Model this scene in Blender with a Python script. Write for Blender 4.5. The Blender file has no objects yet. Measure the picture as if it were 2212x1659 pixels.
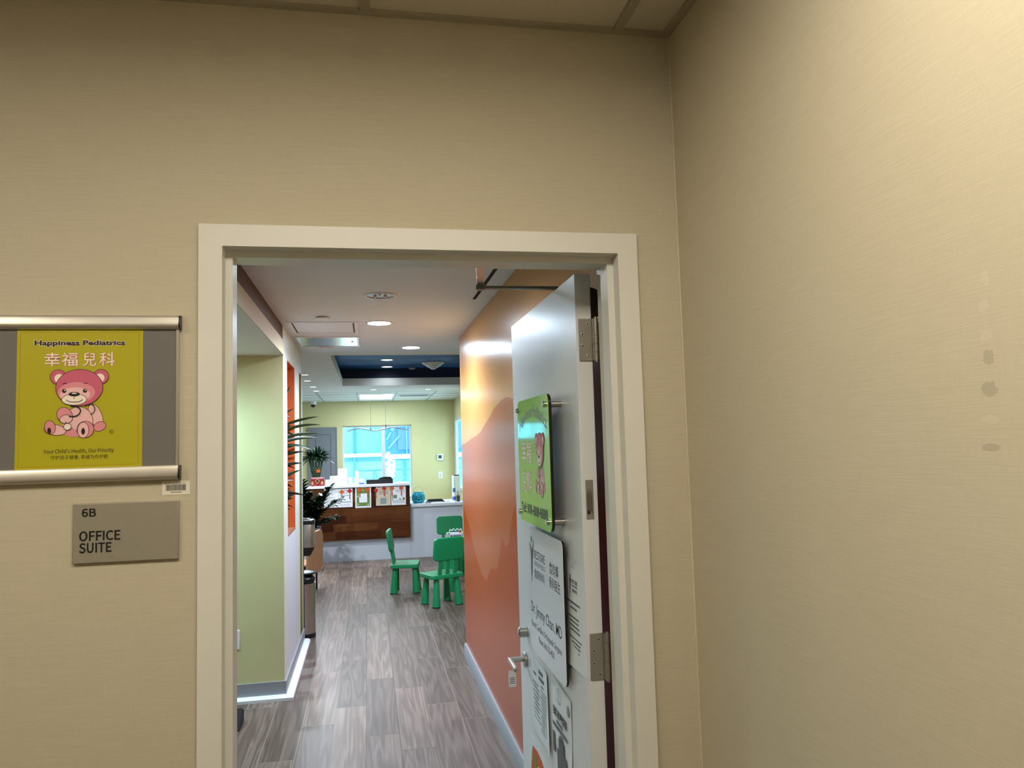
import bpy, bmesh, math, random
from mathutils import Vector, Matrix
random.seed(7)
S = bpy.context.scene
C = S.collection

# ---------------------------------------------------------------- camera, world, exposure
F_PX = 1657.16
cd = bpy.data.cameras.new('camera'); cam = bpy.data.objects.new('camera', cd); C.objects.link(cam)
cd.sensor_fit = 'HORIZONTAL'; cd.sensor_width = 36.0; cd.lens = F_PX * 36.0 / 2212.0
cd.clip_start = 0.02; cd.clip_end = 300
yaw, pitch, roll = [math.radians(a) for a in (10.75635, 4.48653, -1.635898)]
f = Vector((math.sin(yaw) * math.cos(pitch), math.cos(yaw) * math.cos(pitch), math.sin(pitch)))
r0 = Vector((math.cos(yaw), -math.sin(yaw), 0)); u0 = r0.cross(f)
rr = r0 * math.cos(roll) + u0 * math.sin(roll); uu = u0 * math.cos(roll) - r0 * math.sin(roll)
mw = Matrix.Identity(4)
for i in range(3):
    mw[i][0], mw[i][1], mw[i][2] = rr[i], uu[i], -f[i]
mw[0][3], mw[1][3], mw[2][3] = -0.14773, -1.77432, 1.57587
cam.matrix_world = mw
S.camera = cam

w = bpy.data.worlds.new('sky'); S.world = w; w.use_nodes = True
wb = w.node_tree.nodes['Background']
wb.inputs[0].default_value = (0.62, 0.88, 1.0, 1); wb.inputs[1].default_value = 5.2
S.view_settings.view_transform = 'Standard'; S.view_settings.look = 'None'
S.view_settings.exposure = 0.0; S.view_settings.gamma = 1.0; S.view_settings.use_curve_mapping = False

# light strengths (radiance of the lamps' diffusers)
CORRIDOR_TROFFER = 14.9
HALL_DOWNLIGHT = 200.0    # watts
ROOM_DOWNLIGHT = 165.0     # watts
SIDE_LAMP = 130.0         # watts
ROOM_TROFFER = 20.0
WARM = (1.0, 0.91, 0.745)
COOL = (0.80, 0.91, 1.0)

# ---------------------------------------------------------------- materials
def lin(c):
    return tuple(((v / 255.0) / 12.92 if v / 255.0 <= 0.04045 else ((v / 255.0 + 0.055) / 1.055) ** 2.4) for v in c)

class NT:
    """little node helper"""
    def __init__(s, name):
        s.m = bpy.data.materials.new(name); s.m.use_nodes = True
        s.t = s.m.node_tree; s.b = s.t.nodes['Principled BSDF']
    def n(s, typ, **kw):
        nd = s.t.nodes.new(typ)
        for k, v in kw.items(): setattr(nd, k, v)
        return nd
    def l(s, a, b): s.t.links.new(a, b)
    def val(s, sock, v):
        if hasattr(v, 'is_output') or isinstance(v, bpy.types.NodeSocket): s.l(v, sock)
        else: sock.default_value = v
    def math(s, op, a, b=0.0, c=0.0):
        nd = s.n('ShaderNodeMath', operation=op); s.val(nd.inputs[0], a); s.val(nd.inputs[1], b); s.val(nd.inputs[2], c)
        return nd.outputs[0]
    def mix(s, fac, a, b, blend='MIX'):
        nd = s.n('ShaderNodeMix', data_type='RGBA', blend_type=blend)
        s.val(nd.inputs[0], fac)
        for k, v in ((6, a), (7, b)):
            if isinstance(v, tuple): v = (v[0], v[1], v[2], 1)
            s.val(nd.inputs[k], v)
        return nd.outputs[2]
    def noise(s, vec, scale, detail=3, rough=0.5, dist=0.0):
        nd = s.n('ShaderNodeTexNoise'); s.l(vec, nd.inputs['Vector'])
        nd.inputs['Scale'].default_value = scale; nd.inputs['Detail'].default_value = detail
        nd.inputs['Roughness'].default_value = rough; nd.inputs['Distortion'].default_value = dist
        return nd.outputs['Fac']
    def pos(s): return s.n('ShaderNodeNewGeometry').outputs['Position']
    def obj(s): return s.n('ShaderNodeTexCoord').outputs['Object']
    def xyz(s, v):
        nd = s.n('ShaderNodeSeparateXYZ'); s.l(v, nd.inputs[0]); return nd.outputs
    def comb(s, x, y, z):
        nd = s.n('ShaderNodeCombineXYZ'); s.val(nd.inputs[0], x); s.val(nd.inputs[1], y); s.val(nd.inputs[2], z); return nd.outputs[0]
    def ramp(s, fac, stops, interp='LINEAR'):
        nd = s.n('ShaderNodeValToRGB'); e = nd.color_ramp.elements; nd.color_ramp.interpolation = interp
        while len(e) < len(stops): e.new(0.5)
        for el, (p, c) in zip(e, stops):
            el.position = p; el.color = (c[0], c[1], c[2], 1) if isinstance(c, tuple) else (c, c, c, 1)
        s.l(fac, nd.inputs[0]); return nd.outputs[0]
    def bump(s, h, strength, dist=0.001):
        nd = s.n('ShaderNodeBump'); nd.inputs['Strength'].default_value = strength; nd.inputs['Distance'].default_value = dist
        s.l(h, nd.inputs['Height']); s.l(nd.outputs[0], s.b.inputs['Normal'])

MATS = {}
def M(name, rgb, rough=0.5, metal=0.0, var=0.04, scale=6.0, spec=0.5, srgb=True, emit=None, alpha=None, coat=0.0, bump=0.0):
    if name in MATS: return MATS[name]
    t = NT(name); c = lin(rgb) if srgb else rgb
    if var:
        nz = t.noise(t.obj(), scale, 4)
        k0 = tuple(v * (1 - var) for v in c); k1 = tuple(min(1, v * (1 + var)) for v in c)
        t.l(t.mix(nz, k0, k1), t.b.inputs['Base Color'])
        if bump: t.bump(t.noise(t.obj(), scale * 20, 3), bump)
    else:
        t.b.inputs['Base Color'].default_value = (*c, 1)
    t.b.inputs['Roughness'].default_value = rough; t.b.inputs['Metallic'].default_value = metal
    t.b.inputs['Specular IOR Level'].default_value = spec
    if coat: t.b.inputs['Coat Weight'].default_value = coat; t.b.inputs['Coat Roughness'].default_value = 0.05
    if emit:
        t.b.inputs['Emission Color'].default_value = (*emit[0], 1); t.b.inputs['Emission Strength'].default_value = emit[1]
    MATS[name] = t.m
    return t.m

def glass_mat(name, tint, refl=0.04):
    t = NT(name); t.t.nodes.remove(t.b)
    tr = t.n('ShaderNodeBsdfTransparent'); tr.inputs[0].default_value = (*tint, 1)
    gl = t.n('ShaderNodeBsdfGlossy'); gl.inputs['Roughness'].default_value = 0.03
    mx = t.n('ShaderNodeMixShader'); mx.inputs[0].default_value = refl; t.l(tr.outputs[0], mx.inputs[1]); t.l(gl.outputs[0], mx.inputs[2])
    t.l(mx.outputs[0], t.t.nodes['Material Output'].inputs[0]); return t.m

def wallpaper():
    t = NT('beige_wallpaper'); p = t.pos(); x, y, z = t.xyz(p)
    hx = t.math('ADD', x, y)
    big = t.noise(p, 1.3, 3)
    wv = t.noise(t.comb(t.math('MULTIPLY', hx, 14.0), t.math('MULTIPLY', hx, 3.0), t.math('MULTIPLY', z, 480.0)), 1.0, 3, 0.6)
    wv2 = t.noise(t.comb(t.math('MULTIPLY', hx, 420.0), 0.0, t.math('MULTIPLY', z, 30.0)), 1.0, 2)
    base = t.mix(t.math('MULTIPLY', big, 0.5), (0.565, 0.505, 0.378), (0.53, 0.475, 0.35))
    fac = t.math('ADD', t.math('MULTIPLY', t.math('SUBTRACT', wv, 0.5), 0.95), t.math('MULTIPLY', t.math('SUBTRACT', wv2, 0.5), 0.4))
    col = t.mix(t.math('ADD', fac, 0.5), (0.45, 0.40, 0.29), (0.645, 0.585, 0.445))
    col = t.mix(0.62, base, col)
    # scuffed patches left on the right wall, one under the other
    for k, (yy, zz, ry, rz, dk) in enumerate(((-.945, 1.768, .008, .012, 1), (-.94, 1.733, .010, .010, 1), (-.94, 1.695, .012, .008, 1), (-.941, 1.668, .010, .012, 0),
                             (-.94, 1.628, .015, .011, 0), (-.937, 1.590, .017, .006, 1), (-.935, 1.555, .02, .006, 0))):
        d = t.math('ADD', t.math('POWER', t.math('DIVIDE', t.math('SUBTRACT', y, yy), ry), 2.0), t.math('POWER', t.math('DIVIDE', t.math('SUBTRACT', z, zz), rz), 2.0))
        d = t.math('ADD', d, t.math('MULTIPLY', t.noise(p, 160, 2), 1.6))
        m = t.math('MULTIPLY', t.math('LESS_THAN', d, 1.5), t.math('GREATER_THAN', x, 0.6))
        col = t.mix(t.math('MULTIPLY', m, 0.5), col, (0.62, 0.55, 0.44) if dk else (0.33, 0.28, 0.205))
    t.l(col, t.b.inputs['Base Color']); t.b.inputs['Roughness'].default_value = 0.62; t.b.inputs['Specular IOR Level'].default_value = 0.25
    t.bump(wv, 0.25, 0.0006)
    return t.m

def floor_tile():
    """wood-look porcelain planks, 183 mm x 1.05 m, each column of planks with its own stagger"""
    W_, L_ = 0.1815, 1.052
    t = NT('wood_look_tile'); p = t.pos(); x, y, z = t.xyz(p)
    cx = t.math('DIVIDE', t.math('ADD', x, 0.175), W_); col = t.math('FLOOR', cx)
    offs = {-4: .62, -3: .78, -2: .238, -1: .492, 0: 0.0, 1: .765, 2: .41, 3: .12, 4: .55}
    stops = [(0.0, 0.3)]
    for k in range(-12, 13):
        stops.append(((k + 12) / 25.0 + 0.0005, offs.get(k, random.random())))
    ro = t.ramp(t.math('DIVIDE', t.math('ADD', t.math('ADD', col, 0.5), 12.0), 25.0), stops, 'CONSTANT')
    sep = t.n('ShaderNodeSeparateColor'); t.l(ro, sep.inputs[0])
    yy = t.math('SUBTRACT', t.math('DIVIDE', t.math('SUBTRACT', y, 2.657), L_), sep.outputs[0])
    row = t.math('FLOOR', yy)
    wn = t.n('ShaderNodeTexWhiteNoise', noise_dimensions='3D'); t.l(t.comb(col, row, 3.7), wn.inputs['Vector'])
    wr = t.n('ShaderNodeSeparateColor'); t.l(wn.outputs['Color'], wr.inputs[0])
    fx = t.math('FRACT', cx); fy = t.math('FRACT', yy)
    gx = t.math('MINIMUM', fx, t.math('SUBTRACT', 1.0, fx)); gy = t.math('MINIMUM', fy, t.math('SUBTRACT', 1.0, fy))
    g = t.math('MAXIMUM', t.math('LESS_THAN', gx, 0.011), t.math('LESS_THAN', gy, 0.0020))
    # veins run along the plank and wander
    vx = t.math('ADD', t.math('MULTIPLY', x, 10.0), t.math('MULTIPLY', wr.outputs[0], 40.0))
    vy = t.math('ADD', t.math('MULTIPLY', y, 0.55), t.math('MULTIPLY', wr.outputs[1], 30.0))
    v1 = t.noise(t.comb(vx, vy, 0.0), 1.3, 2, 0.45, 0.35)
    rings = t.math('SINE', t.math('MULTIPLY', v1, 40.0))
    v2 = t.noise(t.comb(t.math('MULTIPLY', vx, 5.0), vy, 2.0), 1.6, 5, 0.65, 0.3)
    vein = t.math('ADD', t.math('MULTIPLY', t.math('ADD', rings, 1.0), 0.13), t.math('MULTIPLY', v2, 0.85))
    c = t.ramp(vein, [(0.12, (0.058, 0.037, 0.027)), (0.45, (0.124, 0.084, 0.066)), (0.62, (0.162, 0.115, 0.091)), (0.85, (0.230, 0.176, 0.146))])
    tone = t.math('ADD', 0.78, t.math('MULTIPLY', t.math('POWER', wr.outputs[2], 2.0), 0.55))
    c = t.mix(1.0, c, t.comb(tone, tone, tone), 'MULTIPLY')
    c = t.mix(t.math('MULTIPLY', g, 0.8), c, t.mix(t.math('GREATER_THAN', t.math('ABSOLUTE', t.math('ADD', col, 0.0)), 1.5), (0.042, 0.032, 0.026), (0.26, 0.22, 0.19)))
    t.l(c, t.b.inputs['Base Color'])
    t.l(t.math('ADD', 0.32, t.math('MULTIPLY', v2, 0.18)), t.b.inputs['Roughness']); t.b.inputs['Specular IOR Level'].default_value = 0.22
    t.bump(t.math('SUBTRACT', 1.0, g), 0.3, 0.0015)
    return t.m

def mural():
    """painted hall wall: tan above, a clay coloured hill, deep orange below"""
    t = NT('painted_mural'); p = t.pos(); x, y, z = t.xyz(p)
    def curve(pts):
        pts = sorted(pts); y0, y1 = 0.0, 4.2
        rr_ = t.ramp(t.math('DIVIDE', y, 4.2), [(a / 4.2, b / 2.5) for a, b in pts], 'CARDINAL')
        s_ = t.n('ShaderNodeSeparateColor'); t.l(rr_, s_.inputs[0]); return t.math('MULTIPLY', s_.outputs[0], 2.5)
    top = curve([(0.2, 1.95), (0.7, 2.03), (1.3, 1.86), (1.9, 1.805), (2.1, 1.818), (2.315, 1.807), (2.6, 1.76), (3.03, 1.668), (3.6, 1.615), (4.1, 1.58)])
    low = curve([(0.2, 0.9), (1.2, 1.0), (1.9, 1.291), (1.958, 1.274), (2.054, 1.204), (2.149, 1.09), (2.237, 1.042), (2.292, 1.049), (2.375, 1.069), (2.446, .993),
                 (2.573, .879), (2.656, .866), (2.833, .828), (2.954, .757), (3.051, .744), (3.267, .783), (3.6, .923), (3.96, 1.086), (4.1, 1.13)])
    n1 = t.noise(p, 2.0, 3)
    tan = t.mix(n1, (0.56, 0.26, 0.075), (0.60, 0.29, 0.09))
    clay = t.mix(n1, (0.41, 0.110, 0.036), (0.44, 0.122, 0.042))
    deep = t.mix(n1, (0.38, 0.062, 0.006), (0.41, 0.070, 0.008))
    c = t.mix(t.math('LESS_THAN', z, top), tan, clay)
    c = t.mix(t.math('LESS_THAN', z, low), c, deep)
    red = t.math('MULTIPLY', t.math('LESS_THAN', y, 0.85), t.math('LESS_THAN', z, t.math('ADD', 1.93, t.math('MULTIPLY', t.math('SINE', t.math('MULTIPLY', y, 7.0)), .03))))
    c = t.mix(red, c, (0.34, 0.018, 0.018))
    t.l(c, t.b.inputs['Base Color']); t.b.inputs['Roughness'].default_value = 0.25; t.b.inputs['Specular IOR Level'].default_value = 0.12
    t.bump(t.noise(p, 60, 2), 0.05, 0.001)
    return t.m

def plank_wood():
    t = NT('dark_plank_wood'); x, y, z = t.xyz(t.pos())
    rz = t.math('DIVIDE', z, 0.105); row = t.math('FLOOR', rz)
    sh = t.n('ShaderNodeTexWhiteNoise', noise_dimensions='1D'); t.l(row, sh.inputs['W'])
    cx = t.math('ADD', t.math('DIVIDE', x, 0.62), t.math('MULTIPLY', sh.outputs['Value'], 5.0)); cl = t.math('FLOOR', cx)
    wn = t.n('ShaderNodeTexWhiteNoise', noise_dimensions='2D'); t.l(t.comb(row, cl, 0), wn.inputs['Vector'])
    gr = t.noise(t.comb(t.math('ADD', t.math('MULTIPLY', x, 2.2), t.math('MULTIPLY', wn.outputs['Value'], 30)), y, t.math('MULTIPLY', z, 26.0)), 1.0, 4, 0.6, 0.8)
    base = t.ramp(wn.outputs['Value'], [(0, (0.026, 0.005, 0.002)), (0.3, (0.056, 0.013, 0.004)), (0.65, (0.105, 0.030, 0.008)), (1, (0.150, 0.050, 0.014))])
    c = t.mix(t.ramp(gr, [(0.35, 0.0), (0.7, 1.0)]), base, t.mix(0.5, base, (0.03, 0.011, 0.006)))
    g = t.math('MAXIMUM', t.math('LESS_THAN', t.math('FRACT', rz), 0.02), t.math('LESS_THAN', t.math('FRACT', cx), 0.004))
    c = t.mix(t.math('MULTIPLY', g, 0.6), c, (0.012, 0.006, 0.004))
    t.l(c, t.b.inputs['Base Color']); t.b.inputs['Roughness'].default_value = 0.55; t.b.inputs['Specular IOR Level'].default_value = 0.1
    return t.m

def sky_mural():
    t = NT('painted_sky_ceiling'); p = t.pos(); x, y, z = t.xyz(p)
    n1 = t.noise(t.comb(t.math('MULTIPLY', x, 0.8), t.math('MULTIPLY', y, 1.7), 0), 1.6, 6, 0.62, 0.6)
    c = t.ramp(n1, [(0.36, (0.003, 0.030, 0.11)), (0.54, (0.012, 0.085, 0.27)), (0.68, (0.05, 0.19, 0.45)), (0.84, (0.25, 0.44, 0.66))])
    t.l(c, t.b.inputs['Base Color']); t.b.inputs['Roughness'].default_value = 0.6; t.b.inputs['Specular IOR Level'].default_value = 0.1
    return t.m

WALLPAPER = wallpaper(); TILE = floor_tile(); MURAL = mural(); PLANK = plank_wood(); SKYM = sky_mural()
FRAME_W = M('door_frame_enamel', (222, 220, 212), .38, var=.03)
DOORW = M('door_white_enamel', (226, 228, 230), .30, var=.02)
HALLC = M('hall_ceiling_paint', (222, 231, 240), .75)
ROOMC = M('room_ceiling_paint', (232, 231, 228), .75)
ACOU = M('acoustic_tile', (206, 198, 180), .85, var=.05, scale=90, bump=.15)
TBAR = M('tbar_enamel', (170, 160, 142), .5)
GREENW = M('pale_green_wall_paint', (212, 204, 152), .55)
OLIVEW = M('olive_wall_paint', (128, 122, 70), .6)
PALEW = M('pale_grey_green_paint', (205, 210, 200), .42)
LAVW = M('white_panel_laminate', (205, 206, 216), .45)
ORANGEW = M('orange_niche_paint', (196, 92, 36), .5)
SHADEW = M('shaded_orange_soffit_paint', (84, 58, 46), .6)  # orange soffit band with its deep shadow put into the colour
BEIGEW = M('beige_soffit_paint', (200, 190, 160), .6)
BASEB = M('grey_white_baseboard', (148, 150, 154), .45)
PLINTH = M('white_plinth_enamel', (232, 236, 244), .4)
STEEL = M('brushed_steel', (190, 186, 178), .32, 1.0, var=.08, scale=30)
CHROME = M('polished_chrome', (225, 225, 228), .12, 1.0, var=.02)
DSTEEL = M('dull_hinge_steel', (168, 163, 152), .36, .65, var=.10, scale=25)
SCREW = M('screw_steel', (184, 180, 170), .3, .7)
DARKHOLE = M('screw_slot_black', (30, 27, 24), .7)
BRONZE = M('dark_bronze_paint', (66, 54, 42), .4, .2)
BLACK = M('black_plastic', (16, 17, 18), .35)
BLACKM = M('matt_black', (14, 14, 15), .8)
ALU = M('satin_aluminium', (206, 200, 188), .36, .75, var=.03)
GREYP = M('grey_backing_card', (112, 108, 104), .6)
POSTG = M('poster_lime', (180, 172, 26), .42, var=.02)
POSTL = M('poster_thin_orange_line', (176, 128, 24), .5)
INKD = M('dark_maroon_ink', (44, 20, 26), .5)
INKW = M('cream_white_ink', (250, 236, 226), .5)
INKR = M('red_ink', (214, 66, 36), .5)
INKK = M('black_ink', (18, 18, 20), .5)
INKG = M('grey_ink', (96, 98, 104), .5)
INKO = M('olive_brown_ink', (72, 66, 24), .5)
PINK = M('rose_pink_ink', (204, 96, 122), .5)
PINKL = M('pale_pink_ink', (240, 190, 190), .5)
PINKM = M('mid_pink_ink', (224, 142, 152), .5)
CREAM = M('cream_ink', (248, 232, 218), .5)
PLATE = M('brushed_plaque_grey', (158, 152, 136), .42, .25, var=.05, scale=60)
PAPER = M('white_paper', (232, 233, 238), .7, var=.02)
STICK = M('clear_white_sticker', (232, 226, 208), .35)
ACRYG = M('lime_acrylic', (146, 232, 66), .10, var=.0, coat=.6)
ACRYE = M('black_acrylic_edge', (10, 10, 11), .12)
ACRYS = M('pale_silver_acrylic', (226, 233, 242), .2, var=.02)
LOGOG = M('forest_green_ink', (72, 112, 62), .4)
LOGON = M('navy_ink', (40, 48, 68), .4)
CHAIRG = M('green_plastic', (18, 140, 84), .42, var=.03)
CHAIRD = M('dark_green_rubber', (10, 48, 30), .6)
LEDGE = M('white_quartz_counter', (226, 228, 234), .22)
CNTRW = M('white_counter_laminate', (206, 210, 222), .4)
GREYDR = M('grey_cabinet_paint', (126, 130, 136), .5)
WINF = M('window_frame_enamel', (206, 206, 210), .4)
GLASS = glass_mat('window_glass', (0.93, 0.98, 1.0))
LEAF = M('dark_green_leaf', (15, 42, 22), .32, var=.35, scale=9)
LEAFZ = M('glossy_leaf', (12, 40, 25), .25, var=.3, scale=9)
STEM = M('plant_stem', (52, 74, 36), .5)
SOIL = M('potting_soil', (40, 30, 24), .9, var=.3, scale=60)
TEAL = M('turquoise_plastic', (40, 172, 198), .35)
TAN = M('tan_bent_plywood', (196, 138, 98), .45, var=.10, scale=8)
REDV = M('red_lacquer', (140, 16, 26), .3)
GOLD = M('gold_foil', (190, 150, 92), .4, .3)
ORANGE = M('orange_card', (214, 92, 28), .5)
REDC = M('red_card', (190, 34, 36), .5)
LENS_ON = M('lamp_lens_cool', (250, 252, 255), .4, var=0, emit=(COOL, 5.0))
LENS_HALL = M('lamp_lens_hall', (250, 252, 255), .4, var=0, emit=((.66, .82, 1.0), 330.0))
LENS_SIDE = M('lamp_lens_side', (250, 252, 255), .4, var=0, emit=((.55, .90, 1.0), 150.0))
LENS_WARM = M('troffer_diffuser_warm', (255, 250, 240), .5, var=0, emit=(WARM, CORRIDOR_TROFFER))
LENS_TROF = M('troffer_tube_cool', (250, 252, 255), .5, var=0, emit=(COOL, ROOM_TROFFER))
LENS_OFF = M('lamp_reflector_unlit', (150, 120, 96), .3, .6)
TRIMW = M('white_lamp_trim', (222, 222, 222), .35)
CARPET = M('corridor_carpet', (98, 88, 76), .9, var=.15, scale=200)

# ---------------------------------------------------------------- mesh builder
class Fr:
    """flat frame: a along u, b along v, d outwards"""
    def __init__(s, o, u, v): s.o, s.u, s.v = Vector(o), Vector(u), Vector(v); s.n = s.u.cross(s.v)
    def __call__(s, a, b, d=0.0): return s.o + s.u * a + s.v * b + s.n * d
FW = Fr((0, 0, 0), (1, 0, 0), (0, 0, 1))                  # corridor face of front wall (d towards viewer)
DX = 0.406                                                # door leaf, corridor face
def FD(x=DX): return Fr((x, 0, 0), (0, -1, 0), (0, 0, 1))  # a = -y
def FY(y): return Fr((0, y, 0), (1, 0, 0), (0, 0, 1))

class MB:
    def __init__(s): s.bm = bmesh.new(); s.sm = []
    def _f(s, vs, mi=0, smooth=False):
        try: fc = s.bm.faces.new(vs)
        except ValueError: return
        fc.material_index = mi; fc.smooth = smooth
    def hexa(s, c, mi=0):
        v = [s.bm.verts.new(p) for p in c]
        for q in ((0, 3, 2, 1), (4, 5, 6, 7), (0, 1, 5, 4), (1, 2, 6, 5), (2, 3, 7, 6), (3, 0, 4, 7)): s._f([v[i] for i in q], mi)
        return s
    def box(s, x0, x1, y0, y1, z0, z1, mi=0):
        x0, x1 = sorted((x0, x1)); y0, y1 = sorted((y0, y1)); z0, z1 = sorted((z0, z1))
        return s.hexa([(x0, y0, z0), (x1, y0, z0), (x1, y1, z0), (x0, y1, z0), (x0, y0, z1), (x1, y0, z1), (x1, y1, z1), (x0, y1, z1)], mi)
    def slab(s, fr, a0, a1, b0, b1, d0, d1, mi=0):
        return s.hexa([fr(a0, b0, d0), fr(a1, b0, d0), fr(a1, b1, d0), fr(a0, b1, d0), fr(a0, b0, d1), fr(a1, b0, d1), fr(a1, b1, d1), fr(a0, b1, d1)], mi)
    def prism(s, fr, pts, d0, d1, mi=0, smooth=False):
        n = len(pts); A = [s.bm.verts.new(fr(a, b, d0)) for a, b in pts]; B = [s.bm.verts.new(fr(a, b, d1)) for a, b in pts]
        s._f(A[::-1], mi); s._f(B, mi)
        for i in range(n): s._f([A[i], A[(i + 1) % n], B[(i + 1) % n], B[i]], mi, smooth)
        return s
    def ring(s, pts, mi=0): return [s.bm.verts.new(p) for p in pts]
    def loft(s, rings, mi=0, smooth=True, caps=True, closed=True):
        R = [s.ring(r) for r in rings]; n = len(R[0])
        for A, B in zip(R, R[1:]):
            for i in range(n if closed else n - 1): s._f([A[i], A[(i + 1) % n], B[(i + 1) % n], B[i]], mi, smooth)
        if caps: s._f(R[0][::-1], mi); s._f(R[-1], mi)
        return s
    def cyl(s, p0, p1, r0, r1=None, n=24, mi=0, caps=True):
        p0, p1 = Vector(p0), Vector(p1); r1 = r0 if r1 is None else r1; d = (p1 - p0).normalized()
        a = d.orthogonal().normalized(); b = d.cross(a)
        cs = [(math.cos(2 * math.pi * i / n), math.sin(2 * math.pi * i / n)) for i in range(n)]
        return s.loft([[p0 + (a * c + b * q) * r0 for c, q in cs], [p1 + (a * c + b * q) * r1 for c, q in cs]], mi, True, caps)
    def lathe(s, prof, c=(0, 0, 0), n=32, mi=0, axis='Z', caps=True):
        c = Vector(c); rings = []
        for r, h in prof:
            rg = []
            for i in range(n):
                ca, sa = math.cos(2 * math.pi * i / n) * r, math.sin(2 * math.pi * i / n) * r
                rg.append(c + (Vector((ca, sa, h)) if axis == 'Z' else Vector((h, ca, sa)) if axis == 'X' else Vector((sa, h, ca))))
            rings.append(rg)
        return s.loft(rings, mi, True, caps)
    def tube(s, pts, r, n=10, mi=0, caps=True):
        pts = [Vector(p) for p in pts]; rs = r if isinstance(r, (list, tuple)) else [r] * len(pts); rings = []; a = None
        for i, p in enumerate(pts):
            d = (pts[min(i + 1, len(pts) - 1)] - pts[max(i - 1, 0)]).normalized()
            a = d.orthogonal().normalized() if a is None else (a - d * a.dot(d)).normalized()
            b = d.cross(a)
            rings.append([p + (a * math.cos(2 * math.pi * k / n) + b * math.sin(2 * math.pi * k / n)) * rs[i] for k in range(n)])
        return s.loft(rings, mi, True, caps)
    def sphere(s, c, rx, ry=None, rz=None, n=16, mi=0):
        ry = rx if ry is None else ry; rz = rx if rz is None else rz; c = Vector(c); rings = []
        for j in range(1, n):
            ph = math.pi * j / n - math.pi / 2
            rings.append([c + Vector((math.cos(ph) * math.cos(2 * math.pi * i / n) * rx, math.cos(ph) * math.sin(2 * math.pi * i / n) * ry, math.sin(ph) * rz)) for i in range(n)])
        return s.loft(rings, mi, True, True)
    def ell(s, fr, a, b, ra, rb, d, mi=0, rot=0.0, n=28, t=0.0004, start=0, end=360):
        pts = []
        full = end - start >= 360
        for i in range(n if full else n + 1):
            th = math.radians(start + (end - start) * i / n); x, y = ra * math.cos(th), rb * math.sin(th)
            pts.append((a + x * math.cos(rot) - y * math.sin(rot), b + x * math.sin(rot) + y * math.cos(rot)))
        return s.prism(fr, pts, d, d + t, mi)
    def stroke(s, fr, pts, wd, d, mi=0, t=0.0004):
        L, R = [], []
        for i, p in enumerate(pts):
            q0, q1 = pts[max(i - 1, 0)], pts[min(i + 1, len(pts) - 1)]; dx, dy = q1[0] - q0[0], q1[1] - q0[1]; m = math.hypot(dx, dy) or 1
            ww = wd[i] if isinstance(wd, (list, tuple)) else wd
            L.append((p[0] - dy / m * ww / 2, p[1] + dx / m * ww / 2)); R.append((p[0] + dy / m * ww / 2, p[1] - dx / m * ww / 2))
        for i in range(len(pts) - 1): s.prism(fr, [L[i], R[i], R[i + 1], L[i + 1]][::1], d, d + t, mi)
        return s
    def leaf(s, base, d, length, width, droop=0.4, up=(0, 0, 1), seg=6, mi=0, fold=0.15):
        base = Vector(base); d = Vector(d).normalized(); side = d.cross(Vector(up)); side = side.normalized() if side.length > 1e-3 else d.orthogonal()
        L, Mv, R = [], [], []; p = base.copy(); dd = d.copy()
        for i in range(seg + 1):
            t_ = i / seg; wv = width * math.sin(math.pi * min(1, (0.12 + 0.88 * t_))) ** 0.8 * (1 if t_ < 1 else 0)
            nrm = side.cross(dd)
            L.append(s.bm.verts.new(p - side * wv / 2 + nrm * wv * fold)); Mv.append(s.bm.verts.new(p)); R.append(s.bm.verts.new(p + side * wv / 2 + nrm * wv * fold))
            dd = (dd + Vector((0, 0, -droop / seg))).normalized(); p = p + dd * length / seg
        for i in range(seg):
            s._f([L[i], Mv[i], Mv[i + 1], L[i + 1]], mi, True); s._f([Mv[i], R[i], R[i + 1], Mv[i + 1]], mi, True)
        return s
    def build(s, name, mats, parent=None, bevel=0.0, seg=2, loc=None):
        bmesh.ops.recalc_face_normals(s.bm, faces=s.bm.faces)
        me = bpy.data.meshes.new(name); s.bm.to_mesh(me); s.bm.free()
        me.set_sharp_from_angle(angle=math.radians(48))
        for m in (mats if isinstance(mats, (list, tuple)) else [mats]): me.materials.append(m)
        o = bpy.data.objects.new(name, me); C.objects.link(o)
        if bevel:
            b = o.modifiers.new('bevel', 'BEVEL'); b.width = bevel; b.segments = seg; b.limit_method = 'ANGLE'; b.angle_limit = math.radians(40)
        if parent is not None:
            o.parent = parent; o.matrix_parent_inverse = Matrix.Translation(parent.matrix_basis.translation).inverted() if parent.matrix_basis.translation.length else Matrix()
        return o

def tag(o, label, cat, group=None, kind=None):
    o['label'] = label; o['category'] = cat
    if group: o['group'] = group
    if kind: o['kind'] = kind
    return o
def thing(name, label, cat, loc=(0, 0, 0), group=None):
    o = bpy.data.objects.new(name, None); o.empty_display_size = 0.05; C.objects.link(o); o.location = loc
    return tag(o, label, cat, group)
def struct(o): o['kind'] = 'structure'; return o

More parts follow.
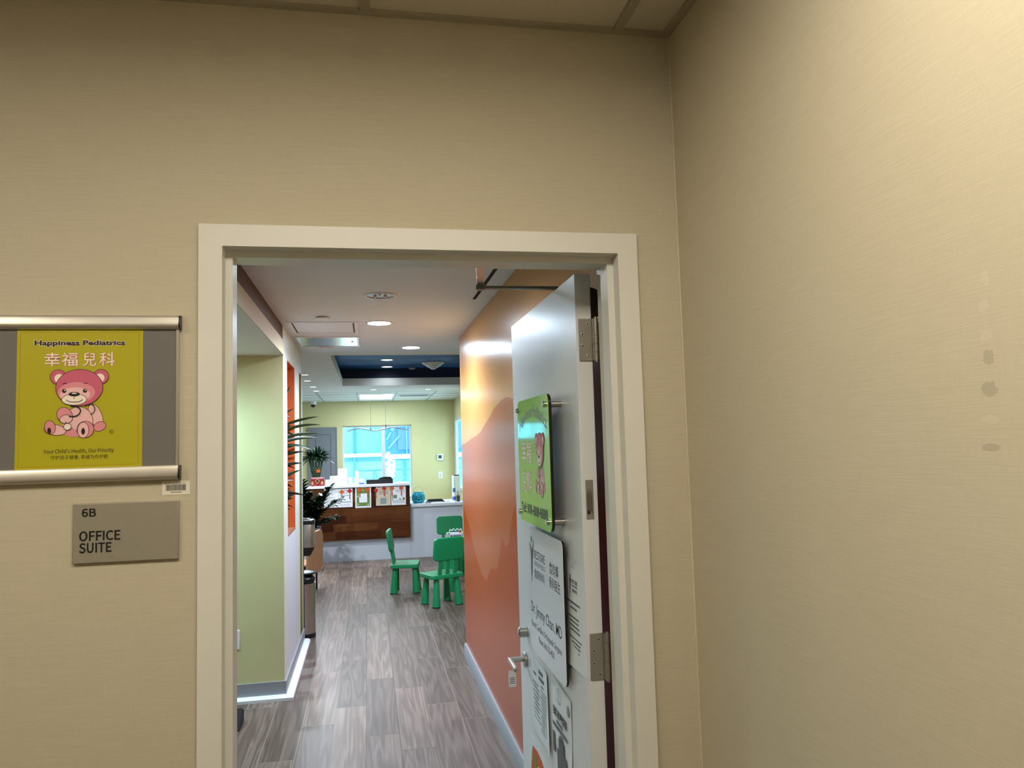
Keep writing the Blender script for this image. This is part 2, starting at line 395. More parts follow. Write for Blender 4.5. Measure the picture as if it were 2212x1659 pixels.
try:
    SANS = bpy.data.fonts.load(bpy.utils.system_resource('DATAFILES', path='fonts') + '/Noto Sans CJK Regular.woff2')
except Exception:
    SANS = None
def lettering(text, fr, a0, a1, b0, b1, d, mat, parent, bold=0.0, arc=None, name='lettering', t=0.0002, shear=0.0, sans=False):
    cu = bpy.data.curves.new('letters', 'FONT'); cu.body = text; cu.size = 1.0; cu.extrude = 0.02; cu.resolution_u = 3; cu.offset = bold; cu.shear = shear
    if SANS and sans: cu.font = SANS
    ob = bpy.data.objects.new('letters', cu); C.objects.link(ob)
    dg = bpy.context.evaluated_depsgraph_get()
    me = bpy.data.meshes.new_from_object(ob.evaluated_get(dg)); bpy.data.objects.remove(ob); bpy.data.curves.remove(cu)
    xs = [v.co.x for v in me.vertices]; ys = [v.co.y for v in me.vertices]; x0, x1, y0, y1 = min(xs), max(xs), min(ys), max(ys)
    for v in me.vertices:
        p, q = (v.co.x - x0) / (x1 - x0), (v.co.y - y0) / (y1 - y0)
        a = a0 + (a1 - a0) * p; b = b0 + (b1 - b0) * q
        if arc: b -= arc * (2 * p - 1) ** 2
        v.co = fr(a, b, d + (t if v.co.z > 0 else 0)) - (parent.matrix_basis.translation if parent is not None else Vector())
    me.materials.clear(); me.materials.append(mat)
    o = bpy.data.objects.new(name, me); C.objects.link(o)
    if parent is not None: o.parent = parent
    return o

# ================================================================ the setting: corridor
struct(MB().box(-2.6, -.472, 0, .075, 0, 2.75).box(.472, .76, 0, .075, 0, 2.75).box(-.472, .472, 0, .075, 2.046, 2.75).build('wall_front', WALLPAPER))
struct(MB().box(-3.1, -.472, .075, .15, 0, 2.5).box(.472, .76, .075, .15, 0, 2.5).box(-.472, .472, .075, .15, 2.046, 2.5).build('wall_hall_front', PALEW))
struct(MB().box(.622, .76, -3.4, 0, 0, 2.75).build('wall_right', WALLPAPER))
struct(MB().box(-2.7, -2.6, -3.4, .075, 0, 2.75).build('wall_left', WALLPAPER))
struct(MB().box(-2.7, .76, -3.5, -3.4, 0, 2.75).build('wall_back', WALLPAPER))
struct(MB().box(-2.7, .76, -3.5, .075, -.05, 0).build('floor', CARPET))
# suspended ceiling: lay-in tiles between T-bars, wall angle along the walls
xs = [-2.6, -1.976, -1.361, -.746, -.1405, .4815, .622]
ys = [-3.4, -2.75, -2.14, -1.53, -.92, 0.0]
TROF = [(3, 3), (4, 3), (1, 3)]
cb = MB()
for i in range(len(xs) - 1):
    for j in range(len(ys) - 1):
        if (i, j) in TROF: continue
        cb.box(xs[i] + .006, xs[i + 1] - .006, ys[j] + .006, ys[j + 1] - .006, 2.606, 2.625)
cb.box(-2.7, .76, -3.5, .08, 2.75, 2.80)
struct(cb.build('ceiling', ACOU))
tb = MB()
for x in xs[1:-1]:
    for ya, yb in (((-3.4, -1.53), (-.92, 0)) if abs(x + .1405) < .01 else ((-3.4, 0),)): tb.box(x - .012, x + .012, ya, yb, 2.600, 2.606)
for y in ys[1:-1]: tb.box(-2.6, .622, y - .012, y + .012, 2.6002, 2.6055)
struct(tb.build('trim_1', TBAR))
struct(MB().box(-2.6, .622, -.020, 0, 2.598, 2.606).box(.602, .622, -3.4, -.02, 2.598, 2.606).build('trim_2', TBAR))
struct(MB().box(.6185, .622, -.0035, 0, 0, 2.598).build('trim_3', M('corner_caulk', (208, 198, 172), .6)))

def troffer(x0, x1, y0, y1, z, label, mat, tubes=0):
    t = thing('ceiling_troffer', label, 'ceiling light', ((x0 + x1) / 2, (y0 + y1) / 2, z), None if tubes else 'panel lights in the corridor ceiling')
    fr = MB(); fw = .035; zh = z + (.05 if tubes else .09)
    fr.box(x0, x1, y0, y0 + fw, z, zh).box(x0, x1, y1 - fw, y1, z, zh).box(x0, x0 + fw, y0 + fw, y1 - fw, z, zh).box(x1 - fw, x1, y0 + fw, y1 - fw, z, zh)
    fr.build('frame', TRIMW, t)
    if tubes:
        n = tubes; wd = (x1 - x0 - 2 * fw) / n
        for k in range(n): MB().box(x0 + fw + wd * k + .012, x0 + fw + wd * (k + 1) - .012, y0 + fw, y1 - fw, z + .012, z + .02).build('diffuser', mat, t)
        MB().box(x0 + fw, x1 - fw, y0 + fw, y1 - fw, z + .03, z + .04).build('reflector', TRIMW, t)
    else:
        MB().box(x0 + fw, x1 - fw, y0 + fw, y1 - fw, z + .055, z + .065).build('diffuser', mat, t)
    return t
troffer(-.740, .475, -1.523, -.927, 2.602, 'warm white ceiling panel light above the corridor in front of the doorway', LENS_WARM)
troffer(-1.970, -1.367, -1.523, -.927, 2.602, 'warm white ceiling panel light above the corridor in front of the sign holder', M('troffer_diffuser_dim', (255, 250, 240), .5, var=0, emit=(WARM, CORRIDOR_TROFFER * 1.25)))

# ---------------------------------------------------------------- steel door frame
fb = MB(); o_, i_, zt, zi = .509, .4592, 2.083, 2.0335
for sx in (-1, 1):
    fb.box(sx * i_, sx * o_, -.012, .0, 0, zt)                       # face
    fb.box(sx * i_, sx * (i_ + .012), .0, .151, 0, zt)            # jamb
    fb.box(sx * (i_ - .016), sx * i_, .028, .085, 0, zi)             # stop
    fb.box(sx * i_, sx * o_, .151, .165, 0, zt)
fb.box(-i_, i_, -.012, .0, zi, zt).box(-i_, i_, .0, .165, zi, zi + .012).box(-i_ + .016, i_ - .016, 0.028, .102, zi - .016, zi).box(-i_, i_, .151, .165, zi, zt)
fr_o = struct(fb.build('trim_4', FRAME_W))
tag(fr_o, 'cream white steel door frame around the open doorway', 'door frame')

# ---------------------------------------------------------------- open door leaf (90 degrees into the hall)
DT = .0435; y0d, y1d = .198, 1.124
door = thing('door_1', 'white door standing open at right of the doorway, covered with signs and papers', 'door', (.449, y0d, 0)); door['kind'] = 'structure'
MB().box(DX, DX + DT, y0d, y1d, .01, 2.030).build('door_leaf', DOORW, door, .0015, 1)
def hinge(z0, z1, k):
    h = MB().box(.4125, .4515, y0d - .0035, y0d - .0002, z0, z1).build('hinge', DSTEEL, door, .001, 1)
    kn = MB(); n = 5; hh = (z1 - z0) / n
    for i in range(n): kn.cyl((.4575, .186, z0 + hh * i + .0006), (.4575, .186, z0 + hh * (i + 1) - .0006), .0068, n=20)
    kn.cyl((.4575, .186, z0 - .004), (.4575, .186, z1 + .004), .0045)
    kn.box(.4485, .4575, y0d - .012, y0d - .0095, z0, z1)
    kn.build('hinge_knuckle', DSTEEL, h)
    for x, fz in ((.437, .87), (.4225, .63), (.4225, .36), (.437, .12)):
        z = z0 + (z1 - z0) * fz
        sc = MB().lathe([(.0048, 0), (.0048, -.0006), (.0040, -.0010), (.0021, -.0004), (.0021, 0)], (x, y0d - .0035, z), 18, axis='Y')
        sc.cyl((x, y0d - .0046, z), (x, y0d - .0040, z), .0017, n=10, mi=1); sc.build('screw', [SCREW, DARKHOLE], h)
hinge(1.792, 1.906, 0); hinge(.960, 1.079, 1)
rp = MB().slab(Fr((0, y0d, 0), (1, 0, 0), (0, 0, 1)), .4165, .4375, 1.373, 1.476, 0, .0012).build('rating_plate', DSTEEL, door)
pm = MB(); fe = Fr((0, y0d, 0), (1, 0, 0), (0, 0, 1))
for k in range(7): pm.slab(fe, .4195 + .0022 * k, .4205 + .0022 * k, 1.385 + .004 * (k % 3), 1.44 + .006 * ((k * 2) % 3), .0012, .0016)
pm.ell(fe, .423, 1.391, .0035, .005, .0012); pm.build('embossed_marks', DARKHOLE, rp)
for z in (1.377, 1.472): MB().cyl((.427, y0d - .002, z), (.427, y0d - .001, z), .002).build('rivet', SCREW, rp)
# lever, rose and deadbolt
FDm = FD()
lv = MB().cyl((DX, 1.013, .800), (DX - .011, 1.013, .800), .027, n=36).build('lever_rose', STEEL, door, .002)
lev = MB().cyl((DX - .011, 1.013, .802), (DX - .062, 1.010, .803), .0095)
lev.build('lever_neck', STEEL, lv)
lb = MB().loft([[Vector((DX - .062 + a, y, z + b)) for a, b in ((-.0065, -.007), (.0065, -.007), (.0065, .007), (-.0065, .007))] for y, z in ((1.022, .803), (.99, .803), (.94, .802), (.905, .800), (.898, .798))], smooth=False)
lb.build('lever_handle', STEEL, lv, .003)
MB().cyl((DX, .984, .905), (DX - .030, .984, .905), .0195, .0185, n=36).cyl((DX - .030, .984, .905), (DX - .034, .984, .905), .012, n=24).build('deadbolt', STEEL, door, .0015)
# closer on the hall side of the leaf
cp = [(.0, -.045), (.012, -.045), (.030, -.036), (.042, -.02), (.048, 0), (.042, .022), (.030, .036), (.012, .043), (0, .043)]
cl = MB().prism(Fr((DX + DT, 0, 1.955), (1, 0, 0), (0, 0, 1)), cp, -.50, -.22, smooth=True).build('door_closer', BRONZE, door, .003)
arm = MB().loft([[Vector((x, y, z)) + Vector((0, a, b)) for a, b in ((-.012, -.004), (.012, -.004), (.012, .004), (-.012, .004))] for x, y, z in ((.475, .515, 2.056), (.195, .50, 2.052))], smooth=False)
arm.cyl((.195, .50, 2.045), (.195, .50, 2.061), .014).cyl((.474, .515, 1.99), (.474, .515, 2.062), .012)
arm.build('closer_arm', M('arm_steel', (128, 122, 112), .38, .5), cl, .001, 1)
fa = MB().loft([[Vector((x, y, z)) + Vector((a, 0, b)) for a, b in ((-.011, -.004), (.011, -.004), (.011, .004), (-.011, .004))] for x, y, z in ((.196, .50, 2.062), (.165, .30, 2.062), (.155, .175, 2.060))], smooth=False)
fa.box(.125, .185, .166, .178, 2.05, 2.076)
fa.build('closer_forearm', STEEL, cl, .001, 1)
tg = thing('key_tag', 'small white paper tag hanging from the door lever', 'tag', (.334, .905, .815))
MB().slab(FY(.905), .320, .346, .741, .796, -.0004, .0004).build('tag_card', PAPER, tg)
MB().tube([(.340, .905, .795), (.343, .905, .808), (.346, .906, .812)], .0008, 6).build('string', PAPER, tg)
mt = MB()
for k in range(4): mt.slab(FY(.905), .324, .342, .752 + .006 * k, .7545 + .006 * k, .0004, .0007)
mt.build('printed_lines', INKG, tg)

# ---------------------------------------------------------------- signs on the corridor wall
def bear(name, fr, ca, cb, sc, sa, d, parent, mirror=1):
    """a plain seated pink bear with a stethoscope, flat print; unit height about 1"""
    g = MB(); mats = [PINK, PINKL, PINKM, CREAM, INKK, INKD]; k = [0]
    def E(a, b, ra, rb, mi, rot=0.0, out=True):
        if out: k[0] += 1; g.ell(fr, ca + a * sa, cb + b * sc, (ra + .008) * sa, (rb + .008) * sc, d + k[0] * .00005, 5, rot, t=.00004)
        k[0] += 1; g.ell(fr, ca + a * sa, cb + b * sc, ra * sa, rb * sc, d + k[0] * .00005, mi, rot, t=.00004)
    def St(pts, wd, mi):
        if len(pts) > 2:
            ex = [pts[0]] + list(pts) + [pts[-1]]; sm = []
            for i in range(1, len(ex) - 2):
                for j in range(5):
                    q = j / 5; P = [.5 * (2 * ex[i][c] + (ex[i + 1][c] - ex[i - 1][c]) * q + (2 * ex[i - 1][c] - 5 * ex[i][c] + 4 * ex[i + 1][c] - ex[i + 2][c]) * q * q + (3 * ex[i][c] - ex[i - 1][c] - 3 * ex[i + 1][c] + ex[i + 2][c]) * q ** 3) for c in (0, 1)]
                    sm.append(tuple(P))
            pts = sm + [pts[-1]]
        k[0] += 1; g.stroke(fr, [(ca + a * sa, cb + b * sc) for a, b in pts], wd * sc, d + k[0] * .00005, mi, .00004)
    E(.27, .30, .085, .19, 1, .35)                 # far arm
    E(.33, .14, .085, .065, 2, .5)
    E(.03, .22, .20, .22, 1); E(-.02, .12, .20, .13, 2, 0, False); E(.04, .26, .15, .17, 1, 0, False)
    E(-.29, .10, .15, .075, 1, -.15); E(-.36, .14, .07, .10, 2, .2); E(-.37, .09, .026, .048, 4, .1, False)     # left leg
    E(.13, .10, .115, .12, 2, 0); E(.10, .09, .075, .115, 1, 0); E(.10, .07, .026, .05, 4, 0, False)             # right leg
    E(-.16, .32, .10, .12, 2, .5); E(-.14, .26, .085, .06, 1, .1)
    for sx in (-1, 1): E(.04 + sx * .30, .90, .105, .108, 0); E(.04 + sx * .285, .88, .065, .066, 3, 0, False)
    E(.04, .735, .325, .275, 0); E(.0, .66, .26, .16, 2, 0, False); E(-.02, .63, .21, .11, 1, 0, False)
    E(-.03, .555, .17, .082, 3)
    E(-.03, .635, .08, .034, 4, 0, False); E(-.03, .648, .035, .009, 3, 0, False)
    for a in (-.17, .12): E(a, .685, .030, .030, 4, 0, False); E(a + .008, .695, .009, .009, 3, 0, False)
    St([(-.03, .61), (-.03, .56)], .008, 5); St([(-.14, .55), (-.10, .525), (-.03, .515), (.05, .525), (.09, .555)], .010, 5)
    St([(-.19, .79), (-.165, .805), (-.135, .795)], .010, 5); St([(.10, .795), (.13, .805), (.155, .79)], .010, 5)
    St([(-.08, .455), (.0, .45), (.06, .40), (.04, .33), (-.02, .30), (-.10, .30)], .017, 4)
    St([(.12, .46), (.22, .48), (.26, .42), (.25, .36), (.20, .32)], .012, 4)
    St([(-.14, .22), (-.13, .18)], .012, 4); E(-.115, .145, .048, .046, 3)
    return g.build(name, mats, parent)

ph = thing('sign_holder', 'aluminium wall sign holder with a lime bear poster, left of the doorway', 'sign holder', (-.72, 0, 1.70))
xl, xr = -1.00, -.5485
MB().slab(FW, xl, xr - .002, 1.545, 1.85, .0005, .006).build('backing_panel', GREYP, ph)
rp_ = lambda z: [(.000, z - .0145), (.010, z - .0145), (.016, z - .011), (.0175, z - .004), (.0145, z + .003), (.0145, z + .010), (.011, z + .0155), (0, z + .0155)]
for z, nm in ((1.861, 'top_rail'), (1.536, 'bottom_rail')):
    g = MB(); P_ = rp_(z)
    g.loft([[Vector((x, -dd, zz)) for dd, zz in P_] for x in (xl, xr)], smooth=False); rail = g.build(nm, ALU, ph)
    ec = MB(); ec.loft([[Vector((x, -dd * 1.04 - .0004, zz)) for dd, zz in P_] for x in (xr, xr + .004)], smooth=False); ec.build('end_cap', BLACK, rail)
    ec = MB(); ec.loft([[Vector((x, -dd * 1.04 - .0004, zz)) for dd, zz in P_] for x in (xl - .004, xl)], smooth=False); ec.build('end_cap', BLACK, rail)
MB().slab(FW, xr - .0065, xr, 1.551, 1.846, .0005, .010).build('side_strip', ALU, ph, .001, 1)
MB().slab(FW, xl, xl + .0065, 1.551, 1.846, .0062, .010).build('side_strip', ALU, ph, .001, 1)
po = MB().slab(FW, -.8700, -.6225, 1.5495, 1.8455, .006, .0066).build('poster', POSTG, ph)
bl = MB()
a0, a1, b0, b1 = -.864, -.630, 1.556, 1.8405
for A0, A1, B0, B1 in ((a0, a1, b0, b0 + .0008), (a0, a1, b1 - .0008, b1), (a0, a0 + .0008, b0, b1), (a1 - .0008, a1, b0, b1)): bl.slab(FW, A0, A1, B0, B1, .0066, .0068)
bl.build('border_line', POSTL, po)
lettering('Happiness Pediatrics', FW, -.8375, -.6575, 1.8080, 1.8245, .0067, INKW, po, .06, name='lettering_halo')
lettering('Happiness Pediatrics', FW, -.8365, -.6585, 1.8092, 1.8235, .0070, INKD, po, .034)
for tx, A0, A1 in (('幸', -.817, -.786), ('福', -.783, -.752), ('兒', -.742, -.716), ('科', -.709, -.679)):
    lettering(tx, FW, A0 + .0008, A1 + .0008, 1.7672, 1.7962, .0067, PINK, po, .018, name='lettering_shadow')
    lettering(tx, FW, A0, A1, 1.768, 1.797, .0070, INKW, po)
bear('emblem', FW, -.753, 1.6190, .140, .140, .0067, po)
lettering("Your Child's Health, Our Priority", FW, -.8155, -.6785, 1.5815, 1.5925, .0067, INKO, po, .006, sans=True)
lettering('守护孩子健康, 幸福为你护航', FW, -.8015, -.6895, 1.5700, 1.5795, .0067, INKO, po)
lettering('®', FW, -.688, -.679, 1.6225, 1.6315, .0067, INKO, po)

pl = thing('room_sign', 'brushed grey plaque reading 6B OFFICE SUITE beside the door frame', 'sign', (-.652, 0, 1.415))
plate = MB().slab(FW, -.757, -.5475, 1.352, 1.477, .0005, .0075).build('plaque', PLATE, pl, .002)
lettering('6B', FW, -.739, -.7115, 1.449, 1.4665, .0074, INKK, plate, .007, t=.0008, sans=True)
lettering('OFFICE', FW, -.7435, -.6635, 1.3985, 1.4195, .0074, INKK, plate, .007, t=.0008, sans=True)
lettering('SUITE', FW, -.7435, -.6805, 1.374, 1.395, .0074, INKK, plate, .007, t=.0008, sans=True)
br = MB(); rnd = random.Random(3)
for x0, x1, z0 in ((-.665, -.60, 1.4535), (-.732, -.70, 1.3655), (-.683, -.648, 1.3655)):
    n = int((x1 - x0) / .0065)
    for k in range(n):
        for q in range(3):
            for s_ in range(2):
                if rnd.random() < .5: br.sphere(FW(x0 + k * .0065 + s_ * .0023, z0 - q * .0023, .0076), .00075, n=6)
br.build('braille_dots', PLATE, plate)

def barcode(name, label, fr, a0, a1, b0, b1, d, seed, n=38):
    t = thing(name, label, 'sticker', fr((a0 + a1) / 2, (b0 + b1) / 2, 0), 'barcode stickers round the doorway')
    ww = a1 - a0; hh = b1 - b0
    MB().slab(fr, a0, a1, b0, b1, d, d + .0004).build('label_paper', STICK, t)
    g = MB(); rn = random.Random(seed); x = a0 + ww * .13
    while x < a1 - ww * .14:
        bw = ww * rn.choice((.008, .008, .014, .022)); g.slab(fr, x, x + bw, b0 + hh * .30, b0 + hh * .74, d + .0004, d + .0007); x += bw + ww * rn.choice((.008, .010, .016))
    g.build('bars', INKK, t)
    g = MB()
    for k in range(9): g.slab(fr, a0 + ww * (.30 + .045 * k), a0 + ww * (.333 + .045 * k), b0 + hh * .15, b0 + hh * .22, d + .0004, d + .0006)
    for k in range(6): g.slab(fr, a0 + ww * (.1 + .13 * k), a0 + ww * (.16 + .13 * k), b0 + hh * .83, b0 + hh * .87, d + .0004, d + .0006)
    g.build('small_print', INKG, t)
barcode('barcode_sticker', 'white barcode sticker under the right end of the sign holder', FW, -.583, -.527, 1.488, 1.5175, .0004, 4)
barcode('barcode_sticker', 'small pale barcode sticker under the head of the door frame', Fr((0, 0, 2.0335), (1, 0, 0), (0, 1, 0)), .292, .338, .003, .018, .0002, 9)

# ---------------------------------------------------------------- signs and papers on the open door
FG = FD(.360)
def rrect(a0, a1, b0, b1, r, n=6):
    pts = []
    for cx, cy, s in ((a1 - r, b1 - r, 0), (a0 + r, b1 - r, 90), (a0 + r, b0 + r, 180), (a1 - r, b0 + r, 270)):
        for i in range(n + 1): th = math.radians(s + 90 * i / n); pts.append((cx + r * math.cos(th), cy + r * math.sin(th)))
    return pts
gs = thing('clinic_sign', 'lime green clinic sign with a pink bear, standing off the open door', 'sign', (.40, .58, 1.52))
panel = MB().prism(FG, rrect(-.806, -.353, 1.322, 1.719, .03), -.0002, .0012).build('face', ACRYG, gs)
MB().prism(FG, rrect(-.806, -.353, 1.322, 1.719, .03), -.009, -.0002).build('backing', ACRYE, gs, .001, 1)
for y in (.796, .393):
    for z in (1.689, 1.350):
        so = MB().cyl((.369, y, z), (DX, y, z), .0095).build('standoff', STEEL, gs)
        MB().cyl((.3588, y, z), (.351, y, z), .0095, .009, n=24).build('standoff_cap', CHROME, so, .001)
INKP = M('plum_ink', (84, 34, 62), .3)
lettering('Happiness Pediatrics', FG, -.775, -.378, 1.648, 1.697, .0012, INKP, panel, .012, arc=.046)
for tx, A, B in (('幸', (-.745, -.678), (1.513, 1.588)), ('福', (-.668, -.601), (1.512, 1.582)), ('兒', (-.752, -.685), (1.418, 1.488)), ('科', (-.674, -.608), (1.416, 1.488))):
    lettering(tx, FG, A[0] + .002, A[1] + .002, B[0] + .002, B[1] + .002, .0012, INKR, panel, .012, name='lettering_shadow')
    lettering(tx, FG, *A, *B, .0015, INKW, panel, .010)
bear('emblem', FG, -.480, 1.420, .185, .150, .0013, panel)
lettering('Tel: 908-808-6688', FG, -.776, -.398, 1.352, 1.386, .0012, INKD, panel, .015, sans=True)

FS = FD(.388)
rs = thing('clinic_sign', 'pale silver orthopedics sign below the green sign on the open door', 'sign', (.40, .59, 1.09))
pnl = MB().prism(FS, rrect(-.822, -.356, .893, 1.297, .02), -.0005, .0012).build('face', ACRYS, rs)
MB().prism(FS, rrect(-.822, -.356, .893, 1.297, .02), -.007, -.0005).build('backing', ACRYE, rs, .001, 1)
MB().box(.395, DX, .42, .76, .95, 1.24).build('mounting_pad', BLACKM, rs)
def restore_logo(fr, a, b, h, wv, d, parent, g_m, n_m):
    g = MB()
    g.ell(fr, a, b + h * .93, wv * .17, h * .065, d, 0, -.2)
    g.stroke(fr, [(a - wv * .38, b + h * .83), (a - wv * .22, b + h * .74), (a - wv * .05, b + h * .55), (a, b + h * .32), (a + wv * .05, b + h * .18)], [wv * .16, wv * .26, wv * .30, wv * .18, wv * .03], d, 0)
    g.stroke(fr, [(a + wv * .42, b + h * .93), (a + wv * .30, b + h * .78), (a + wv * .08, b + h * .60), (a - wv * .04, b + h * .38), (a - wv * .12, b)], [wv * .03, wv * .16, wv * .30, wv * .24, wv * .02], d + .0004, 1)
    return g.build('emblem', [g_m, n_m], parent)
restore_logo(FS, -.772, 1.118, .150, .075, .0012, pnl, LOGOG, LOGON)
lettering('RESTORE', FS, -.738, -.578, 1.200, 1.228, .0012, LOGON, pnl, .008, sans=True)
lettering('ORTHOPEDICS', FS, -.734, -.578, 1.178, 1.193, .0012, INKG, pnl, sans=True)
lettering('復原骨科', FS, -.738, -.592, 1.138, 1.167, .0012, LOGON, pnl, .008)
lettering('詹钧博', FS, -.520, -.410, 1.184, 1.220, .0012, INKK, pnl, .006)
lettering('骨科医生', FS, -.527, -.393, 1.142, 1.176, .0012, INKK, pnl, .006)
lettering('Dr. Jimmy Chan, MD', FS, -.802, -.390, 1.006, 1.052, .0012, INKK, pnl, .003)
lettering('Board Certified Orthopedic Surgeon', FS, -.802, -.398, .965, .991, .0012, INKG, pnl, .006)
lettering('Phone: 646-376-4030', FS, -.700, -.490, .936, .957, .0012, INKG, pnl, .006)

def curled(fr, quad, d0, curl, n=10, m=8, th=.0004):
    """sheet of paper: quad corners in (a,b), lifted off the surface where it curls"""
    g = MB(); (tl, tr, br_, bl_) = quad
    grid = [[None] * (m + 1) for _ in range(n + 1)]; back = [[None] * (m + 1) for _ in range(n + 1)]
    for i in range(n + 1):
        for j in range(m + 1):
            p, q = i / n, j / m
            a = (tl[0] * (1 - p) + tr[0] * p) * (1 - q) + (bl_[0] * (1 - p) + br_[0] * p) * q
            b = (tl[1] * (1 - p) + tr[1] * p) * (1 - q) + (bl_[1] * (1 - p) + br_[1] * p) * q
            dd = d0 + curl(p, q)
            grid[i][j] = g.bm.verts.new(fr(a, b, dd + th)); back[i][j] = g.bm.verts.new(fr(a, b, dd))
    for i in range(n):
        for j in range(m):
            g._f([grid[i][j], grid[i][j + 1], grid[i + 1][j + 1], grid[i + 1][j]], 0, True); g._f([back[i][j], back[i + 1][j], back[i + 1][j + 1], back[i][j + 1]], 0, True)
    for i in range(n):
        for j in (0, m): g._f([grid[i][j], grid[i + 1][j], back[i + 1][j], back[i][j]])
    for j in range(m):
        for i in (0, n): g._f([grid[i][j], grid[i][j + 1], back[i][j + 1], back[i][j]])
    return g
FDP = FD(DX)
pp = thing('paper_notice', 'white printed notice taped to the door near the hinge edge', 'paper', (DX, .29, 1.10), 'notices taped to the open door')
sheet = curled(FDP, ((-.398, 1.243), (-.199, 1.243), (-.197, .960), (-.398, .957)), .0006, lambda p, q: .005 * (q ** 9) * (1 - p)).build('sheet', PAPER, pp)
MB().slab(FDP, -.34, -.29, 1.228, 1.252, .0011, .0014).build('tape', M('clear_tape', (226, 228, 232), .2), pp)
restore_logo(FDP, -.345, 1.155, .055, .022, .0012, sheet, LOGON, LOGON)
lettering('RESTORE', FDP, -.331, -.272, 1.187, 1.198, .0012, LOGON, sheet, .012)
lettering('ORTHOPEDICS', FDP, -.330, -.272, 1.178, 1.184, .0012, INKG, sheet)
lettering('復原骨科', FDP, -.330, -.276, 1.163, 1.173, .0012, LOGON, sheet)
g = MB()
def textline(g, fr, a0, a1, b, h, d, rn, wordy=True):
    x = a0
    while x < a1 - .002:
        L = min(rn.uniform(.006, .022), a1 - x)
        g.slab(fr, x, x + L, b, b + h, d, d + .0003); x += L + .003
rn = random.Random(11)
for a0, a1, b, h in ((-.383, -.253, 1.131, .006), (-.355, -.285, 1.116, .006), (-.372, -.268, 1.092, .005), (-.362, -.272, 1.080, .005), (-.366, -.266, 1.068, .005), (-.360, -.262, 1.056, .005),
                     (-.372, -.245, 1.036, .004), (-.345, -.262, 1.024, .005), (-.345, -.262, 1.014, .005), (-.33, -.27, 1.003, .004)): textline(g, FDP, a0, a1, b, h, .0012, rn)
g.build('printed_lines', INKG, sheet)

p2 = thing('paper_notice', 'white printed sheet beside the door lever, under the left end of the silver sign', 'paper', (DX, .78, .72), 'notices taped to the open door')
sh2 = curled(FDP, ((-.915, .845), (-.665, .845), (-.638, .600), (-.905, .605)), .0008, lambda p, q: .010 * max(0, p - .75) * 4 * .5 + .004 * q * q).build('sheet', PAPER, p2)
rn = random.Random(5); g = MB(); c2 = lambda p, q: .010 * max(0, p - .75) * 2 + .004 * q * q
def line_on(g, A0, A1, B, h, lift): textline(g, FDP, A0, A1, B, h, .0014 + lift, rn)
for A0, A1, B, h in ((-.80, -.74, .812, .012), (-.80, -.72, .792, .011), (-.885, -.845, .790, .008), (-.77, -.735, .775, .005)): line_on(g, A0, A1, B, h, .001)
for k in range(9): line_on(g, -.885 + .008 * (k % 2), -.80 + .012 * (k % 3), .765 - k * .0145, .0028, .0025)
for k in range(13): line_on(g, -.765 + .006 * (k % 2), -.675 + .004 * (k % 3), .765 - k * .0108, .0026, .0035)
g.build('printed_lines', INKG, sh2)

p3 = thing('paper_notice', 'white sheet with bold printed characters under the right end of the silver sign', 'paper', (DX, .49, .73), 'notices taped to the open door')
sh3 = curled(FDP, ((-.600, .862), (-.378, .852), (-.392, .560), (-.612, .560)), .0008, lambda p, q: .003 * math.sin(3 * q + 2 * p) ** 2 + .006 * max(0, p - .8) * q).build('sheet', PAPER, p3)
lettering('我们有更疫苗', FDP, -.590, -.425, .752, .780, .0056, INKK, sh3, .02)
g = MB(); rn = random.Random(8)
for A0, A1, B, h in ((-.55, -.47, .737, .009), (-.595, -.42, .719, .011)): textline(g, FDP, A0, A1, B, h, .0056, rn)
g.slab(FDP, -.55, -.44, .60, .665, .0056, .006); g.slab(FDP, -.53, -.47, .665, .70, .0056, .006); g.ell(FDP, -.50, .705, .02, .008, .0056)
g.slab(FDP, -.60, -.575, .64, .70, .0056, .006)
g.build('printed_block', INKG, sh3)
g = MB(); fr2 = FDP
for k in range(16):
    th0 = 2 * math.pi * k / 16; th1 = 2 * math.pi * (k + .9) / 16
    g.stroke(FDP, [(-.515 + .032 * math.cos(th), .822 + .022 * math.sin(th)) for th in (th0, th1)], .0015, .0056)
g.stroke(FDP, [(-.53, .835), (-.51, .825), (-.52, .81), (-.50, .805)], .004, .0056); g.ell(FDP, -.405, .815, .012, .016, .0056)
g.build('line_drawing', M('faint_ink', (150, 150, 156), .5), sh3)

st = thing('door_poster', 'orange and yellow sticker poster low on the open door', 'sticker', (DX, .80, .48))
pts = [(-1.02, .40), (-1.02, .50), (-1.01, .535), (-.97, .552), (-.90, .560), (-.83, .560), (-.77, .552), (-.72, .535), (-.68, .505), (-.66, .46), (-.655, .40)]
MB().prism(FDP, pts, .0006, .0012).build('poster_sheet', PAPER, st)
pts2 = [(-.985, .40), (-.955, .50), (-.935, .528), (-.86, .535), (-.79, .527), (-.74, .508), (-.70, .475), (-.68, .43), (-.675, .40)]
art = MB().prism(FDP, pts2, .0012, .0015, 0)
art.prism(FDP, [(-.93, .40), (-.90, .46), (-.85, .49), (-.78, .485), (-.73, .455), (-.71, .40)], .0015, .0018, 1)
art.prism(FDP, [(-.925, .49), (-.90, .515), (-.875, .50), (-.87, .47), (-.885, .45), (-.91, .46)], .0018, .0021, 2)
art.stroke(FDP, [(-.83, .475), (-.75, .44), (-.70, .41)], .006, .0018, 3)
art.prism(FDP, [(-.71, .49), (-.69, .47), (-.676, .43), (-.673, .40), (-.69, .40), (-.70, .45)], .0015, .0018, 2)
art.build('printed_picture', [ORANGE, M('warm_yellow_ink', (232, 206, 110), .5), M('leaf_green_ink', (104, 140, 48), .5), INKD], st)

